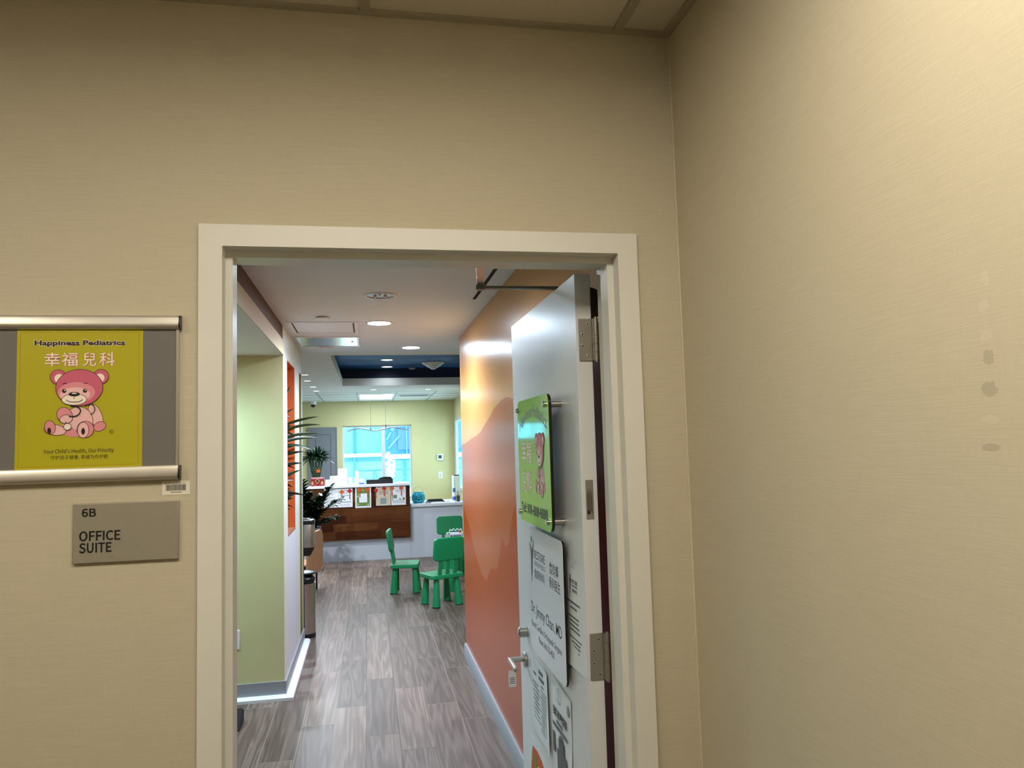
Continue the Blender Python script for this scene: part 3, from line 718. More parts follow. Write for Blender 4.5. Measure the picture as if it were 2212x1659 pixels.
# ================================================================ the setting: hall and reception
HZ, MZ, YF, XR = 2.41, 2.44, 12.6, 1.457
struct(MB().box(-3.1, 2.7, .075, 12.9, -.05, 0).build('floor', TILE))
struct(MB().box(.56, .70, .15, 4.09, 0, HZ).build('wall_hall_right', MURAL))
struct(MB().prism(Fr((0, 0, 0), (1, 0, 0), (0, 0, 1)), [(.56, 0), (.5435, 0), (.5435, .088), (.549, .1), (.56, .1)], -4.09, -.165).build('baseboard_right', BASEB))
# left side: passage with a lower ceiling, its header, the green end wall
struct(MB().box(-3.1, -.69, .15, 3.465, 2.205, 2.30).build('ceiling_passage', HALLC))
struct(MB().box(-.6898, -.683, .15, 3.459, 2.205, 2.302).build('trim_5', BEIGEW))
struct(MB().box(-.74, -.695, .15, 3.459, 2.302, HZ).build('trim_6', SHADEW))
struct(MB().box(-3.1, -.6895, 3.46, 3.47, 0, 2.205).build('wall_passage', GREENW))
struct(MB().box(-3.2, -3.1, .08, 12.7, 0, 2.5).build('wall_passage_side', PALEW))
cw = MB()
cw.box(-.75, -.69, 3.47, 3.72, 0, HZ).box(-.75, -.69, 3.72, 4.285, 2.205, HZ).box(-.75, -.69, 4.285, 4.66, 0, HZ).box(-.75, -.69, 4.66, 4.90, 2.21, HZ).box(-1.10, -.688, 4.90, 4.93, 0, HZ)
cw.box(-.75, -.69, 3.46, 3.47, 2.205, HZ)
struct(cw.build('wall_hall_left', PALEW))
struct(MB().box(-.75, -.6895, 3.72, 4.285, 0, .985).build('wall_niche_base', LAVW))
struct(MB().box(-1.10, -.6915, 4.279, 4.2845, 1.0, 2.2).box(-1.11, -1.10, 3.72, 4.285, .985, 2.205).box(-1.10, -.692, 3.7205, 3.726, 1.0, 2.2).box(-1.10, -.692, 3.726, 4.279, 2.199, 2.2049).build('wall_niche', ORANGEW))
struct(MB().box(-1.10, -.6905, 3.7205, 4.2845, .985, 1.0).build('trim_7', M('brown_niche_sill', (150, 100, 72), .4, var=.12, scale=14)))
struct(MB().box(-1.1, -.692, 4.893, 4.8995, 0, 2.21).box(-1.11, -1.10, 4.66, 4.9, 0, 2.21).build('wall_recess', OLIVEW))
bsb = MB()
bsb.box(-3.1, -.677, 3.447, 3.4595, 0, .11).box(-.6895, -.677, 3.4595, 4.91, 0, .11)
struct(bsb.build('baseboard_left', BASEB))
plb = MB(); prof = [(0, 0), (.045, 0), (.045, .018), (.030, .030), (0, .030)]
plb.loft([[Vector((-3.1, 3.447 - a, b)) for a, b in prof], [Vector((-.677 + a, 3.447 - a, b)) for a, b in prof], [Vector((-.677 + a, 4.90, b)) for a, b in prof]], smooth=False)
struct(plb.build('trim_8', PLINTH))
struct(MB().box(-.70, 2.75, .15, 5.0, HZ, HZ + .1).build('ceiling_hall', HALLC))

# reception room
TX0, TX1, TY0, TY1 = -.475, 1.9, 5.45, 9.0
rc = MB()
rc.box(-3.2, 2.75, 5.0, TY0, MZ, MZ + .1).box(-3.2, TX0, TY0, TY1, MZ, MZ + .1).box(TX1, 2.75, TY0, TY1, MZ, MZ + .1).box(-3.2, 2.75, TY1, 10.2, MZ, MZ + .1)
rc.box(-3.2, -.70, 3.47, 5.0, MZ, MZ + .1)
struct(rc.build('ceiling_reception', ROOMC))
at = MB()
axs = [-2.2, -1.52, -.91, -.30, .318, .93, 1.457]; ays = [10.2, 10.80, 11.41, 12.02, 12.6]
at.box(-3.2, 2.75, 10.2, 12.9, MZ + .06, MZ + .12)
for i in range(6):
    for j in range(4):
        if i == 3 and j in (1, 2): continue
        at.box(axs[i] + .006, axs[i + 1] - .006, ays[j] + .006, ays[j + 1] - .006, MZ + .002, MZ + .015)
struct(at.build('ceiling_tiles', M('white_acoustic_tile', (222, 222, 216), .8)))
gt = MB()
for x in axs[1:-1]: gt.box(x - .011, x + .011, 10.2, YF, MZ - .001, MZ + .004)
for y in ays[:-1]: gt.box(-2.2, XR, y - .011, y + .011, MZ - .0005, MZ + .0045)
struct(gt.build('trim_9', M('dark_grid', (150, 150, 148), .5)))
tr = MB()
tr.box(TX0 - .09, TX0, TY0 - .09, TY1 + .09, MZ + .1002, MZ + .104).box(TX0, TX1, TY1, TY1 + .06, MZ + .1002, MZ + .104)
struct(tr.build('trim_10', ROOMC))
NAVY = M('navy_cove_paint', (14, 30, 62), .6)
struct(MB().box(TX0 - .06, TX0 - .03, TY0, TY1 + .06, MZ + .105, 2.69).box(TX0 - .03, TX1, TY1 + .03, TY1 + .06, MZ + .105, 2.69).box(TX0, TX1, TY0 - .03, TY0, MZ + .1, 2.69).box(TX1, TX1 + .03, TY0, TY1, MZ + .1, 2.69).build('trim_11', NAVY))
struct(MB().box(TX0 - .06, TX1 + .06, TY0 - .06, TY1 + .06, 2.677, 2.75).build('ceiling_sky', SKYM))
# far wall with window_1, right wall with window_2
fwm = MB(); WX0, WX1, WZ0, WZ1 = -.60, .661, .62, 1.995
fwm.box(-1.50, WX0, YF, YF + .15, 0, 2.6).box(-3.2, -3.0, YF, YF + .15, 0, 2.6).box(-3.0, -1.5, YF, YF + .15, 0, 1.64).box(-3.0, -1.5, YF, YF + .15, WZ1, 2.6).box(WX1, XR + .05, YF, YF + .15, 0, 2.6).box(WX0, WX1, YF, YF + .15, 0, WZ0).box(WX0, WX1, YF, YF + .15, WZ1, 2.6)
struct(fwm.build('wall_far', GREENW))
rwm = MB(); VY0, VY1, VZ0, VZ1 = 10.1, 12.45, .85, 2.03
rwm.box(XR, XR + .05, 9.55, VY0, 0, 2.6).box(XR, XR + .05, VY1, YF, 0, 2.6).box(XR, XR + .05, VY0, VY1, 0, VZ0).box(XR, XR + .05, VY0, VY1, VZ1, 2.6)
rwm.box(2.65, 2.75, 2.9, 9.55, 0, 2.6).box(.70, 2.75, 2.8, 2.9, 0, 2.6)
struct(rwm.build('wall_reception_right', GREENW))
struct(MB().box(1.222, 2.75, 9.43, 9.55, 0, 2.6).build('wall_partition', M('partition_paint', (196, 208, 184), .5)))
def window(name, boxes, panes):
    o = MB()
    for b in boxes: o.box(*b)
    w_ = struct(o.build(name, WINF))
    for p in panes: MB().box(*p).build('glass_pane', GLASS, w_)
window('window_1', [(WX0, WX0 + .03, YF + .05, YF + .11, WZ0, WZ1), (WX1 - .03, WX1, YF + .05, YF + .11, WZ0, WZ1), (WX0 + .03, WX1 - .03, YF + .05, YF + .11, WZ1 - .03, WZ1), (WX0 + .03, WX1 - .03, YF + .05, YF + .11, WZ0, WZ0 + .05),
                    (.109, .168, YF + .02, YF + .11, WZ0 + .05, WZ1 - .03), (WX0 - .02, WX1 + .02, YF - .04, YF - .0005, WZ0 - .03, WZ0)],
       [(WX0 + .03, .109, YF + .078, YF + .084, WZ0 + .05, WZ1 - .03), (.168, WX1 - .03, YF + .078, YF + .084, WZ0 + .05, WZ1 - .03)])
window('window_2', [(XR - .012, XR - .0005, VY1, VY1 + .06, VZ0, VZ1 + .06), (XR - .012, XR - .0005, VY0 - .06, VY0, VZ0, VZ1 + .06), (XR - .012, XR - .0005, VY0, VY1, VZ1, VZ1 + .06), (XR - .03, XR - .0005, VY0 - .06, VY1 + .06, VZ0 - .04, VZ0), (XR, XR + .05, VY1 - .012, VY1 - .0005, VZ0, VZ1)],
       [(XR + .034, XR + .040, VY0, VY1 - .013, VZ0, VZ1)])
HZ0 = 1.64
window('window_3', [(-3.0, -2.97, YF + .05, YF + .11, HZ0, WZ1), (-1.53, -1.50, YF + .05, YF + .11, HZ0, WZ1), (-2.97, -1.53, YF + .05, YF + .11, WZ1 - .03, WZ1), (-2.97, -1.53, YF + .05, YF + .11, HZ0, HZ0 + .05), (-2.28, -2.22, YF + .02, YF + .11, HZ0 + .05, WZ1 - .03)],
       [(-2.97, -2.28, YF + .078, YF + .084, HZ0 + .05, WZ1 - .03), (-2.22, -1.53, YF + .078, YF + .084, HZ0 + .05, WZ1 - .03)])
dr = MB().box(-1.207, -.691, YF - .035, YF - .0005, 0, 1.978)
d2 = struct(dr.build('door_2', GREYDR)); tag(d2, 'flat grey cupboard door in the far wall, left of the window', 'door')
g = MB()
for a0, a1, b0, b1 in ((-1.078, -1.068, .2, 1.85), (-.81, -.80, .2, 1.85), (-1.078, -.80, 1.84, 1.85), (-1.078, -.80, .2, .21)): g.box(a0, a1, YF - .037, YF - .035, b0, b1)
g.box(-.718, -.712, YF - .037, YF - .035, .02, 1.978)
g.build('panel_groove', M('groove_grey', (84, 88, 94), .6), d2)

# ================================================================ ceiling fittings
G_HALL = 'downlights in the hall ceiling'
def downlight(x, y, z, r, lens, label, group=None, detail=True):
    t = thing('downlight', label, 'ceiling light', (x, y, z), group)
    g = MB(); g.lathe([(r * .80, -.001), (r * .84, -.006), (r * .95, -.006), (r, -.0015), (r, .0)], (x, y, z), 40, caps=False); g.build('trim_ring', TRIMW, t)
    if lens is None:
        MB().lathe([(r * .80, -.002), (r * .74, -.0010), (r * .66, -.0006), (.001, -.0004)], (x, y, z), 40).build('reflector', LENS_OFF, t)
        for k in range(3):
            a = 2.1 * k + .4
            MB().cyl((x + .34 * r * math.cos(a), y + .34 * r * math.sin(a), z - .0006), (x + .34 * r * math.cos(a), y + .34 * r * math.sin(a), z - .010), .012, .006, 14).build('bulb', M('frosted_bulb', (230, 228, 220), .2), t)
    else:
        MB().lathe([(r * .80, -.0012), (r * .78, -.0035), (.001, -.0045)], (x, y, z), 40).build('lens', lens, t)
        ld = bpy.data.lights.new('lamp', 'SPOT'); lo = bpy.data.objects.new('lamp', ld); C.objects.link(lo); lo.parent = t
        lo.location = (0, 0, -.010); ld.spot_size = math.radians(168); ld.spot_blend = .6; ld.shadow_soft_size = r * .7
        ld.energy = HALL_DOWNLIGHT if lens is LENS_HALL else SIDE_LAMP if lens is LENS_SIDE else 7.0 if z > 2.6 else 34.0 if y < 2 else ROOM_DOWNLIGHT * (.28 if y > 9.5 else 1.0)
        ld.color = (.52, .88, 1.0) if lens is LENS_SIDE else (.70, .80, 1.0) if lens is LENS_HALL else COOL
    return t
downlight(-.070, 2.44, HZ, .095, None, 'unlit round downlight in the hall ceiling, first one seen beyond the door frame', G_HALL)
downlight(-.060, 3.373, HZ, .090, LENS_HALL, 'lit round downlight in the hall ceiling, between the first unlit one and the metal hatch', G_HALL)
downlight(-.075, 1.51, HZ, .095, LENS_ON, 'added unseen downlight in the hall ceiling, just beyond the head of the door frame', G_HALL)  # extra lamp, out of view, put in to brighten the hall
downlight(.222, 4.651, HZ, .085, LENS_HALL, 'lit round downlight at the far end of the hall ceiling, right of its middle', G_HALL)
downlight(-.466, 4.598, HZ, .085, None, 'unlit round downlight at the far end of the hall ceiling beside the metal hatch', G_HALL)
for k, (x, y, lb) in enumerate(((-.846, 7.27, 'nearest of the row of lit downlights along the left of the reception ceiling'), (-.874, 8.06, 'second nearest of the row of lit downlights along the left of the reception ceiling'),
        (-.871, 9.01, 'third of the row of lit downlights along the left of the reception ceiling'), (-.877, 9.79, 'farthest of the row of lit downlights along the left of the reception ceiling'),
        (-.049, 9.68, 'lit downlight beyond the blue ceiling recess, above the middle of the desk'), (.758, 9.745, 'lit downlight beyond the blue ceiling recess, above the low counter'))):
    downlight(x, y, MZ, .052 if k not in (4, 5) else .055, LENS_ON, lb, 'downlights in the reception ceiling')
for x, y, lb in ((.106, 7.91, 'round lit downlight in the painted sky ceiling, nearer one'), (.127, 8.75, 'round lit downlight in the painted sky ceiling, farther one')):
    downlight(x, y, 2.677, .085, LENS_ON, lb, 'downlights in the painted sky ceiling')
downlight(-1.50, 2.80, 2.205, .10, LENS_SIDE, 'lit round downlight in the low passage ceiling on the left')
sp = thing('sprinkler', 'small white concealed sprinkler cover in the hall ceiling before the access hatch', 'sprinkler', (-.418, 3.157, HZ))
MB().lathe([(.001, -.012), (.040, -.012), (.044, -.009), (.044, -.006), (.030, -.003), (.030, 0)], (-.418, 3.157, HZ), 36).build('cover_plate', TRIMW, sp)
ah = thing('access_hatch', 'flush painted access hatch in the hall ceiling before the metal hatch', 'hatch', (-.43, 3.58, HZ))
MB().box(-.62, -.235, 3.38, 3.80, HZ - .0025, HZ - .0002).build('hatch_door', HALLC, ah)
g = MB()
for b in ((-.66, -.195, 3.335, 3.365), (-.66, -.195, 3.815, 3.845), (-.66, -.63, 3.365, 3.815), (-.225, -.195, 3.365, 3.815)): g.box(*b, HZ - .004, HZ - .0002)
g.build('hatch_frame', HALLC, ah)
MB().box(-.63, -.62, 3.365, 3.815, HZ - .0015, HZ - .0002).box(-.235, -.225, 3.365, 3.815, HZ - .0015, HZ - .0002).build('shadow_gap', DARKHOLE, ah)
mh = thing('access_hatch', 'shiny metal access hatch in the hall ceiling near the step to the reception', 'hatch', (-.43, 4.26, HZ))
MB().box(-.650, -.215, 4.02, 4.53, HZ - .006, HZ - .0005).build('metal_panel', M('shiny_metal', (214, 216, 220), .16, .9, var=.01), mh)
g = MB()
for b in ((-.665, -.2, 4.0, 4.02), (-.665, -.2, 4.53, 4.55), (-.665, -.65, 4.02, 4.53), (-.215, -.2, 4.02, 4.53)): g.box(*b, HZ - .009, HZ - .0002)
g.build('hatch_frame', TRIMW, mh); MB().box(-.26, -.245, 4.24, 4.27, HZ - .008, HZ - .006).build('keyhole', DARKHOLE, mh)
sd = thing('slot_diffuser', 'long narrow black air slot in the hall ceiling beside the orange wall', 'vent', (.46, 1.7, HZ))
MB().box(.405, .545, .9, 2.53, HZ - .003, HZ - .0002).build('slot_frame', HALLC, sd)
MB().box(.451, .470, .92, 2.512, HZ - .0042, HZ - .003).build('slot', BLACKM, sd)
MB().box(.459, .461, .92, 2.512, HZ - .008, HZ - .0042).build('blade', BLACKM, sd)
cv = thing('air_diffuser', 'round stepped white air diffuser hanging below the painted sky ceiling', 'vent', (.715, 8.3, 2.677))
g = MB()
for k in range(4): g.lathe([(.15 - .034 * k, -.022 * k - .0), (.15 - .034 * k, -.022 * k - .006), (.13 - .034 * k, -.022 * k - .022)], (.715, 8.3, 2.677), 32)
g.build('cones', M('diffuser_grey', (206, 206, 204), .4), cv)
sd2 = thing('smoke_detector', 'small flat detector on the painted sky ceiling', 'detector', (.47, 8.9, 2.677))
MB().lathe([(.05, 0), (.05, -.02), (.03, -.03), (.001, -.03)], (.47, 8.86, 2.677), 24).build('housing', M('grey_plastic', (120, 124, 130), .5), sd2)
dc = thing('dome_camera', 'white security dome camera on the far ceiling above the grey cupboard door', 'camera', (-1.10, 12.42, MZ))
MB().lathe([(.06, 0), (.06, -.05), (.055, -.055)], (-1.10, 12.42, MZ), 24).build('housing', TRIMW, dc)
MB().sphere((-1.10, 12.42, MZ - .055), .045, .045, .05, 14).build('dome', BLACK, dc)
troffer(-.295, .313, 10.81, 12.01, MZ, 'bright white two-tube ceiling light in the tiled ceiling near the far wall', LENS_TROF, 2)
pv = thing('ceiling_vent', 'small flat vent in the tiled ceiling right of the bright ceiling light', 'vent', (.6, 11.2, MZ))
MB().box(.36, .90, 11.0, 11.36, MZ - .004, MZ + .0015).build('vent_plate', M('vent_grey', (196, 196, 190), .5), pv)
g = MB()
for k in range(5): g.box(.40, .86, 11.05 + .06 * k, 11.065 + .06 * k, MZ - .006, MZ - .004)
g.build('louvre', M('vent_dark', (120, 120, 118), .6), pv)
pd = thing('pendant_light', 'thin wavy pendant light hanging in front of the far window', 'pendant light', (.03, 11, 1.88))
pts = []
for k in range(61):
    x = -.47 + 1.0 * k / 60; pts.append((x, 11.0, 1.880 + .022 * math.sin((x + .47) * 2 * math.pi / .53 - .7) + .012 * (x + .2)))
MB().tube(pts, .011, 10).build('wave_tube', M('pendant_grey', (170, 166, 176), .35, .5), pd)
for x, zz in ((-.093, 1.862), (.15, 1.905)):
    cb_ = MB().cyl((x, 11, zz), (x, 11, zz + .05), .010).cyl((x, 11, zz + .05), (x, 11, MZ), .0022, n=8); cb_.build('suspension_cable', M('cable_grey', (120, 122, 124), .4, .6), pd)

# ================================================================ reception desk
dk = thing('reception_desk', 'white reception desk with a dark wood plank front and a high ledge', 'desk', (.1, 9.7, 0))
MB().box(-1.03, .437, 9.375, 9.43, .298, 1.030).build('wood_front', PLANK, dk)
MB().box(-1.05, .442, 9.355, 9.72, 1.030, 1.064).build('ledge', LEDGE, dk, .003)
MB().box(-1.02, .4415, 9.4305, 9.70, 0, 1.0295).build('base', CNTRW, dk)
lc = thing('low_counter', 'low white counter at right of the wood fronted desk, a turquoise bucket on it', 'counter', (.83, 9.7, 0))
MB().box(.444, 1.218, 9.405, 10.15, .718, .760).build('countertop', LEDGE, lc, .003)
MB().box(.4440, 1.20, 9.43, 9.50, 0, .7175).build('front_panel', CNTRW, lc)
MB().box(1.15, 1.2, 9.50, 10.1, 0, .718).build('end_panel', CNTRW, lc)
FP = FY(9.375)
def sheet(a0, a1, b0, b1, name, label, mat=PAPER):
    t = thing(name, label, 'paper', ((a0 + a1) / 2, 9.375, (b0 + b1) / 2), 'notices pinned to the desk front')
    s_ = MB().slab(FP, a0, a1, b0, b1, .0008, .0018).build('sheet', mat, t)
    return t, s_
rn = random.Random(21)
t, s_ = sheet(-.756, -.562, .761, 1.028, 'paper_notice', 'white typed notice on the desk front, leftmost and partly behind the leafy plant')
g = MB()
for k in range(14): textline(g, FP, -.735, -.60 - .03 * (k % 3), .995 - .0155 * k, .005, .0018, rn)
g.build('printed_lines', INKG, s_)
t, s_ = sheet(-.559, -.365, .759, 1.022, 'paper_notice', 'white sheet with a round grey emblem at top on the desk front')
g = MB(); g.ell(FP, -.462, .975, .027, .027, .0018, 0); g.build('emblem', INKG, s_); MB().ell(FP, -.462, .975, .021, .021, .0022).build('emblem_centre', PAPER, s_)
g = MB()
for b in (.925, .915, .832, .825): textline(g, FP, -.54, -.385, b, .005, .0018, rn)
for x in (-.52, -.47, -.42): g.stroke(FP, [(x - .02, .775), (x - .012, .795), (x, .80), (x + .012, .79), (x + .02, .775)], .004, .0018)
g.build('printed_lines', INKG, s_)
t, s_ = sheet(-.329, -.108, .741, 1.029, 'framed_notice', 'white framed sheet with a green centre on the desk front')
gm = MB().slab(FP, -.310, -.127, .765, 1.018, .0018, .0022).build('green_print', M('olive_green_print', (104, 130, 62), .6, var=.25, scale=40), s_)
MB().slab(FP, -.275, -.163, .815, .94, .0022, .0026).build('white_card', PAPER, s_)
g = MB()
for x, z in ((-.295, .90), (-.292, .79), (-.15, .785), (-.22, .99)): g.ell(FP, x, z, .012, .014, .0022, 0)
g.build('pale_spots', M('pale_sage_print', (178, 186, 136), .6), s_)
t, s_ = sheet(-.039, .165, .762, 1.0295, 'paper_notice', 'beige printed sheet on the desk front with a grey square below its text', M('beige_paper', (206, 188, 160), .7, var=.12, scale=30))
g = MB()
for b in (.955, .945, .93, .92): textline(g, FP, .0, .13, b, .005, .0018, rn)
g.build('printed_lines', INKG, s_); MB().slab(FP, .02, .105, .785, .868, .0018, .0022).build('grey_square', M('slate_print', (132, 148, 152), .6), s_)
g = MB()
for b in ((-.039, .165, .762, .768), (-.039, .165, 1.024, 1.03), (-.039, -.033, .768, 1.024), (.159, .165, .768, 1.024)): g.slab(FP, *b, .0018, .002)
g.build('white_border', PAPER, s_)
t, s_ = sheet(.175, .380, .759, 1.022, 'paper_notice', 'white printed flyer with small pictures on the desk front, rightmost')
g = MB()
for b in (.965, .955, .94, .825, .815, .80, .79): textline(g, FP, .19 + .05 * (b > .9), .36, b, .004, .0018, rn)
g.build('printed_lines', INKG, s_)
for x0, x1, z0, z1, m in ((.205, .255, .855, .905, 'photo_brown'), (.185, .20, .83, .90, 'photo_sage'), (.285, .31, .835, .855, 'photo_sage'), (.335, .365, .83, .865, 'photo_brown')):
    MB().slab(FP, x0, x1, z0, z1, .0018, .0022).build('small_picture', M(m, (128, 124, 96) if m == 'photo_brown' else (156, 160, 128), .6, var=.3, scale=50), s_)
for k, (x, z, col, lb, sz) in enumerate(((-.515, .975, ORANGE, 'orange diamond charm with red tassel on the round emblem sheet', .036), (-.405, .985, REDC, 'red diamond charm with red tassel on the round emblem sheet', .036),
        (-.265, .995, ORANGE, 'orange round charm at left top of the green framed sheet', .032), (-.155, .995, ORANGE, 'orange round charm at right top of the green framed sheet', .032),
        (-.042, .978, REDC, 'tilted red diamond charm at left edge of the beige sheet', .034), (.075, 1.0, REDC, 'red diamond charm with tassel at top of the beige sheet', .034),
        (.185, 1.0, ORANGE, 'orange diamond charm between the beige sheet and the flyer', .034), (.315, 1.0, ORANGE, 'orange diamond charm at right top of the flyer', .034))):
    t = thing('paper_charm', lb, 'charm', (x, 9.37, z), 'paper charms hanging on the desk front')
    if k in (2, 3): MB().ell(FP, x, z, sz * .95, sz, .0035, t=.003).build('charm', col, t)
    else:
        q = .25 if k == 4 else 0
        MB().prism(FP, [(x + sz * math.cos(q + math.pi / 2 * i), z + sz * math.sin(q + math.pi / 2 * i)) for i in range(4)], .0035, .0065).build('charm', col, t)
    MB().loft([[FP(x + a * s1, zz, .004 + c * s1) for a, c in ((-.003, 0), (.003, 0), (.003, .003), (-.003, .003))] for zz, s1 in ((z - sz * .9, .8), (z - sz * 1.4, 1.6), (z - sz * 3.0, 2.0))], smooth=False).build('tassel', REDC, t)
    MB().cyl(FP(x, z + sz, .005), FP(x, 1.031, .005), .0012, n=6).build('string', REDC, t)

# things on the ledge
LZ = 1.064
vs = thing('gift_planter', 'red lacquer planter with gold ornaments on the left end of the desk ledge', 'planter', (-.85, 9.53, LZ))
g = MB(); g.loft([[Vector((-.85 + sx * w_, 9.53 + sy * d_, LZ + h)) for sx, sy in ((-1, -1), (1, -1), (1, 1), (-1, 1))] for w_, d_, h in ((.085, .07, 0), (.097, .08, .03), (.092, .078, .10), (.080, .068, .125), (.072, .06, .125), (.07, .058, .10))], smooth=False)
g.build('pot', REDV, vs, .006)
g = MB(); fv = FY(9.449); g.prism(fv, [(-.85, LZ + .11), (-.815, LZ + .07), (-.85, LZ + .03), (-.885, LZ + .07)], 0, .004)
g.build('gold_diamond', GOLD, vs)
for x in (-.918, -.785): MB().ell(fv, x, LZ + .045, .017, .026, -.001, t=.006).build('gold_ornament', GOLD, vs)
MB().ell(fv, -.85, LZ + .07, .016, .018, .004, t=.002).build('dark_mark', DARKHOLE, vs)
lb_ = thing('lucky_bamboo', 'woven lucky bamboo with a leafy crown standing in the red planter', 'plant', (-.87, 9.53, LZ + .10))
g = MB(); cx, cy = -.872, 9.53; n = 12
for s_ in (1, -1):
    for k in range(n):
        pts = []
        for i in range(11):
            q = i / 10; R = .045 + .060 * q; a = 2 * math.pi * k / n + s_ * (1.5 * min(q / .6, 1)) ; pts.append((cx + R * math.cos(a), cy + R * math.sin(a), LZ + .10 + .30 * q))
        g.tube(pts, .0055, 6)
g.build('woven_stems', STEM, lb_)
MB().lathe([(.078, .20), (.082, .205), (.078, .21)], (cx, cy, LZ), 28).build('tie_band', BRONZE, lb_)
MB().slab(FY(9.44), cx + .01, cx + .06, LZ + .19, LZ + .235, 0, .004).build('ribbon', ORANGE, lb_)
rn = random.Random(2); g = MB()
for k in range(170):
    a = rn.uniform(0, 2 * math.pi); R = rn.uniform(.02, .11); el = rn.uniform(.2, 1.45)
    g.leaf((cx + R * math.cos(a), cy + R * math.sin(a), LZ + .36 + rn.uniform(0, .05)), (math.cos(a) * math.cos(el), math.sin(a) * math.cos(el), math.sin(el)), rn.uniform(.13, .20), rn.uniform(.026, .040), rn.uniform(.5, 1.5))
g.build('foliage', LEAF, lb_)
FL = FY(9.52)
def flat_holder(name, label, cat, a0, a1, z1, y, tilt, mat, mat2, fn=None):
    t = thing(name, label, cat, ((a0 + a1) / 2, y, LZ)); th = tilt
    fr = Fr((0, y, LZ), (1, 0, 0), (0, math.sin(th), math.cos(th)))
    MB().slab(fr, a0, a1, .004, z1, 0, .003).build('card', mat, t)
    MB().box(a0, a1, y - .005, y + .05, LZ, LZ + .006).build('stand', mat2, t)
    if fn: fn(fr, t)
    return t
def pr(lines, d=.003, col=INKG):
    def fn(fr, t):
        g = MB(); rn = random.Random(4)
        for a0, a1, b, h in lines: textline(g, fr, a0, a1, b, h, d, rn)
        g.build('printed_lines', col, t)
    return fn
flat_holder('card_holder', 'small pale card holder right of the red planter', 'card holder', -.745, -.69, .085, 9.53, .3, M('pale_card', (214, 214, 206), .5, var=.25, scale=60), LEDGE, pr([(-.74, -.70, .05, .006), (-.74, -.70, .03, .006)]))
def flap(fr, t):
    MB().prism(fr, [(-.684, .135), (-.575, .09), (-.575, .03), (-.62, .06)], .003, .005).build('folded_flap', M('shade_paper', (176, 186, 198), .6), t)
flat_holder('folded_leaflet', 'folded white leaflet standing on the ledge left of the tall sign', 'leaflet', -.684, -.575, .14, 9.53, .35, PAPER, LEDGE, flap)
flat_holder('sign_stand', 'upright white printed sign in a clear stand on the desk ledge', 'sign', -.567, -.441, .235, 9.50, .12, PAPER, LEDGE,
            pr([(-.50, -.455, .212, .004), (-.545, -.46, .183, .006), (-.52, -.485, .160, .006), (-.54, -.46, .140, .006), (-.55, -.455, .078, .006), (-.545, -.46, .055, .006)], col=M('violet_ink', (98, 92, 130), .5)))
for k, (x0, m, lb) in enumerate(((-.437, (206, 214, 214), 'slanted pale card stack right of the tall sign on the ledge'), (-.355, (190, 182, 170), 'slanted patterned card stack in the middle of the ledge'), (-.275, (206, 206, 222), 'stack of white cards with a blue base before the black box'))):
    t = thing('card_stack', lb, 'cards', (x0 + .05, 9.56, LZ), 'card stacks on the desk ledge')
    MB().box(x0, x0 + .075, 9.52, 9.61, LZ, LZ + .02).build('tray', M('blue_tray' if k == 2 else 'clear_tray', (90, 96, 186) if k == 2 else (190, 196, 196), .3), t)
    MB().loft([[Vector((x0 + .006 + s_ * .4 + .060 * e, yy, LZ + .02 + zz)) for e in (0, 1) for yy in ((9.53, 9.60) if e == 0 else (9.60, 9.53))] for zz, s_ in ((0, .02), (.08 - .02 * (k == 2), -.01))], smooth=False).build('cards', M('card%d' % k, m, .6, var=.22, scale=55), t)
t = thing('black_case', 'long black case lying on the right half of the desk ledge', 'case', (.02, 9.58, LZ))
MB().box(-.173, .206, 9.50, 9.66, LZ, LZ + .062).build('body', BLACK, t, .006)
g = MB(); g.prism(Fr((0, 9.5, LZ), (1, 0, 0), (0, 0, 1)), [(.0, .062), (.02, .085), (.10, .098), (.18, .092), (.2, .062)], -.15, -.01); g.build('lid', BLACK, t, .004)
t = thing('paper_sheets', 'thin stack of pale papers at the right end of the desk ledge', 'paper', (.33, 9.55, LZ))
for k in range(3): MB().box(.235 + .01 * k, .41 + .005 * k, 9.44 + .01 * k, 9.64, LZ + .003 * k, LZ + .003 * k + .0028).build('sheet', M('cream_paper', (226, 220, 196), .7), t)

# things on the low counter
QZ = .760
bk = thing('candy_bucket', 'turquoise jack-o-lantern bucket with a thin handle on the low counter', 'bucket', (.574, 9.62, QZ))
bx, by = .574, 9.62; rings = []; nn = 48
for r_, h in ((.062, 0), (.078, .008), (.092, .035), (.099, .075), (.096, .11), (.084, .137), (.072, .148), (.074, .155), (.069, .155), (.068, .148)):
    rings.append([Vector((bx + r_ * (1 - .035 * abs(math.cos(4 * 2 * math.pi * i / nn)) ** 6) * math.cos(2 * math.pi * i / nn), by + r_ * (1 - .035 * abs(math.cos(4 * 2 * math.pi * i / nn)) ** 6) * math.sin(2 * math.pi * i / nn), QZ + h)) for i in range(nn)])
MB().loft(rings).build('body', TEAL, bk)
def on_bucket(pts, name, inner=.001):
    g = MB(); A, B = [], []
    for a, h in pts:
        zz = h; R = .0995 - 1.9 * (zz - .078) ** 2 / .2 * .5 if abs(zz - .078) < .08 else .09
        for L, q in ((A, -.004), (B, inner)):
            L.append(g.bm.verts.new((bx + (R + q) * math.sin(a), by - (R + q) * math.cos(a), QZ + zz)))
    g._f(A[::-1]); g._f(B); n = len(A)
    for i in range(n): g._f([A[i], A[(i + 1) % n], B[(i + 1) % n], B[i]])
    return g.build(name, BLACKM, bk)
on_bucket([(-.50, .092), (-.22, .092), (-.33, .115)], 'eye'); on_bucket([(.22, .092), (.50, .092), (.36, .117)], 'eye'); on_bucket([(-.06, .078), (.08, .078), (.01, .094)], 'nose')
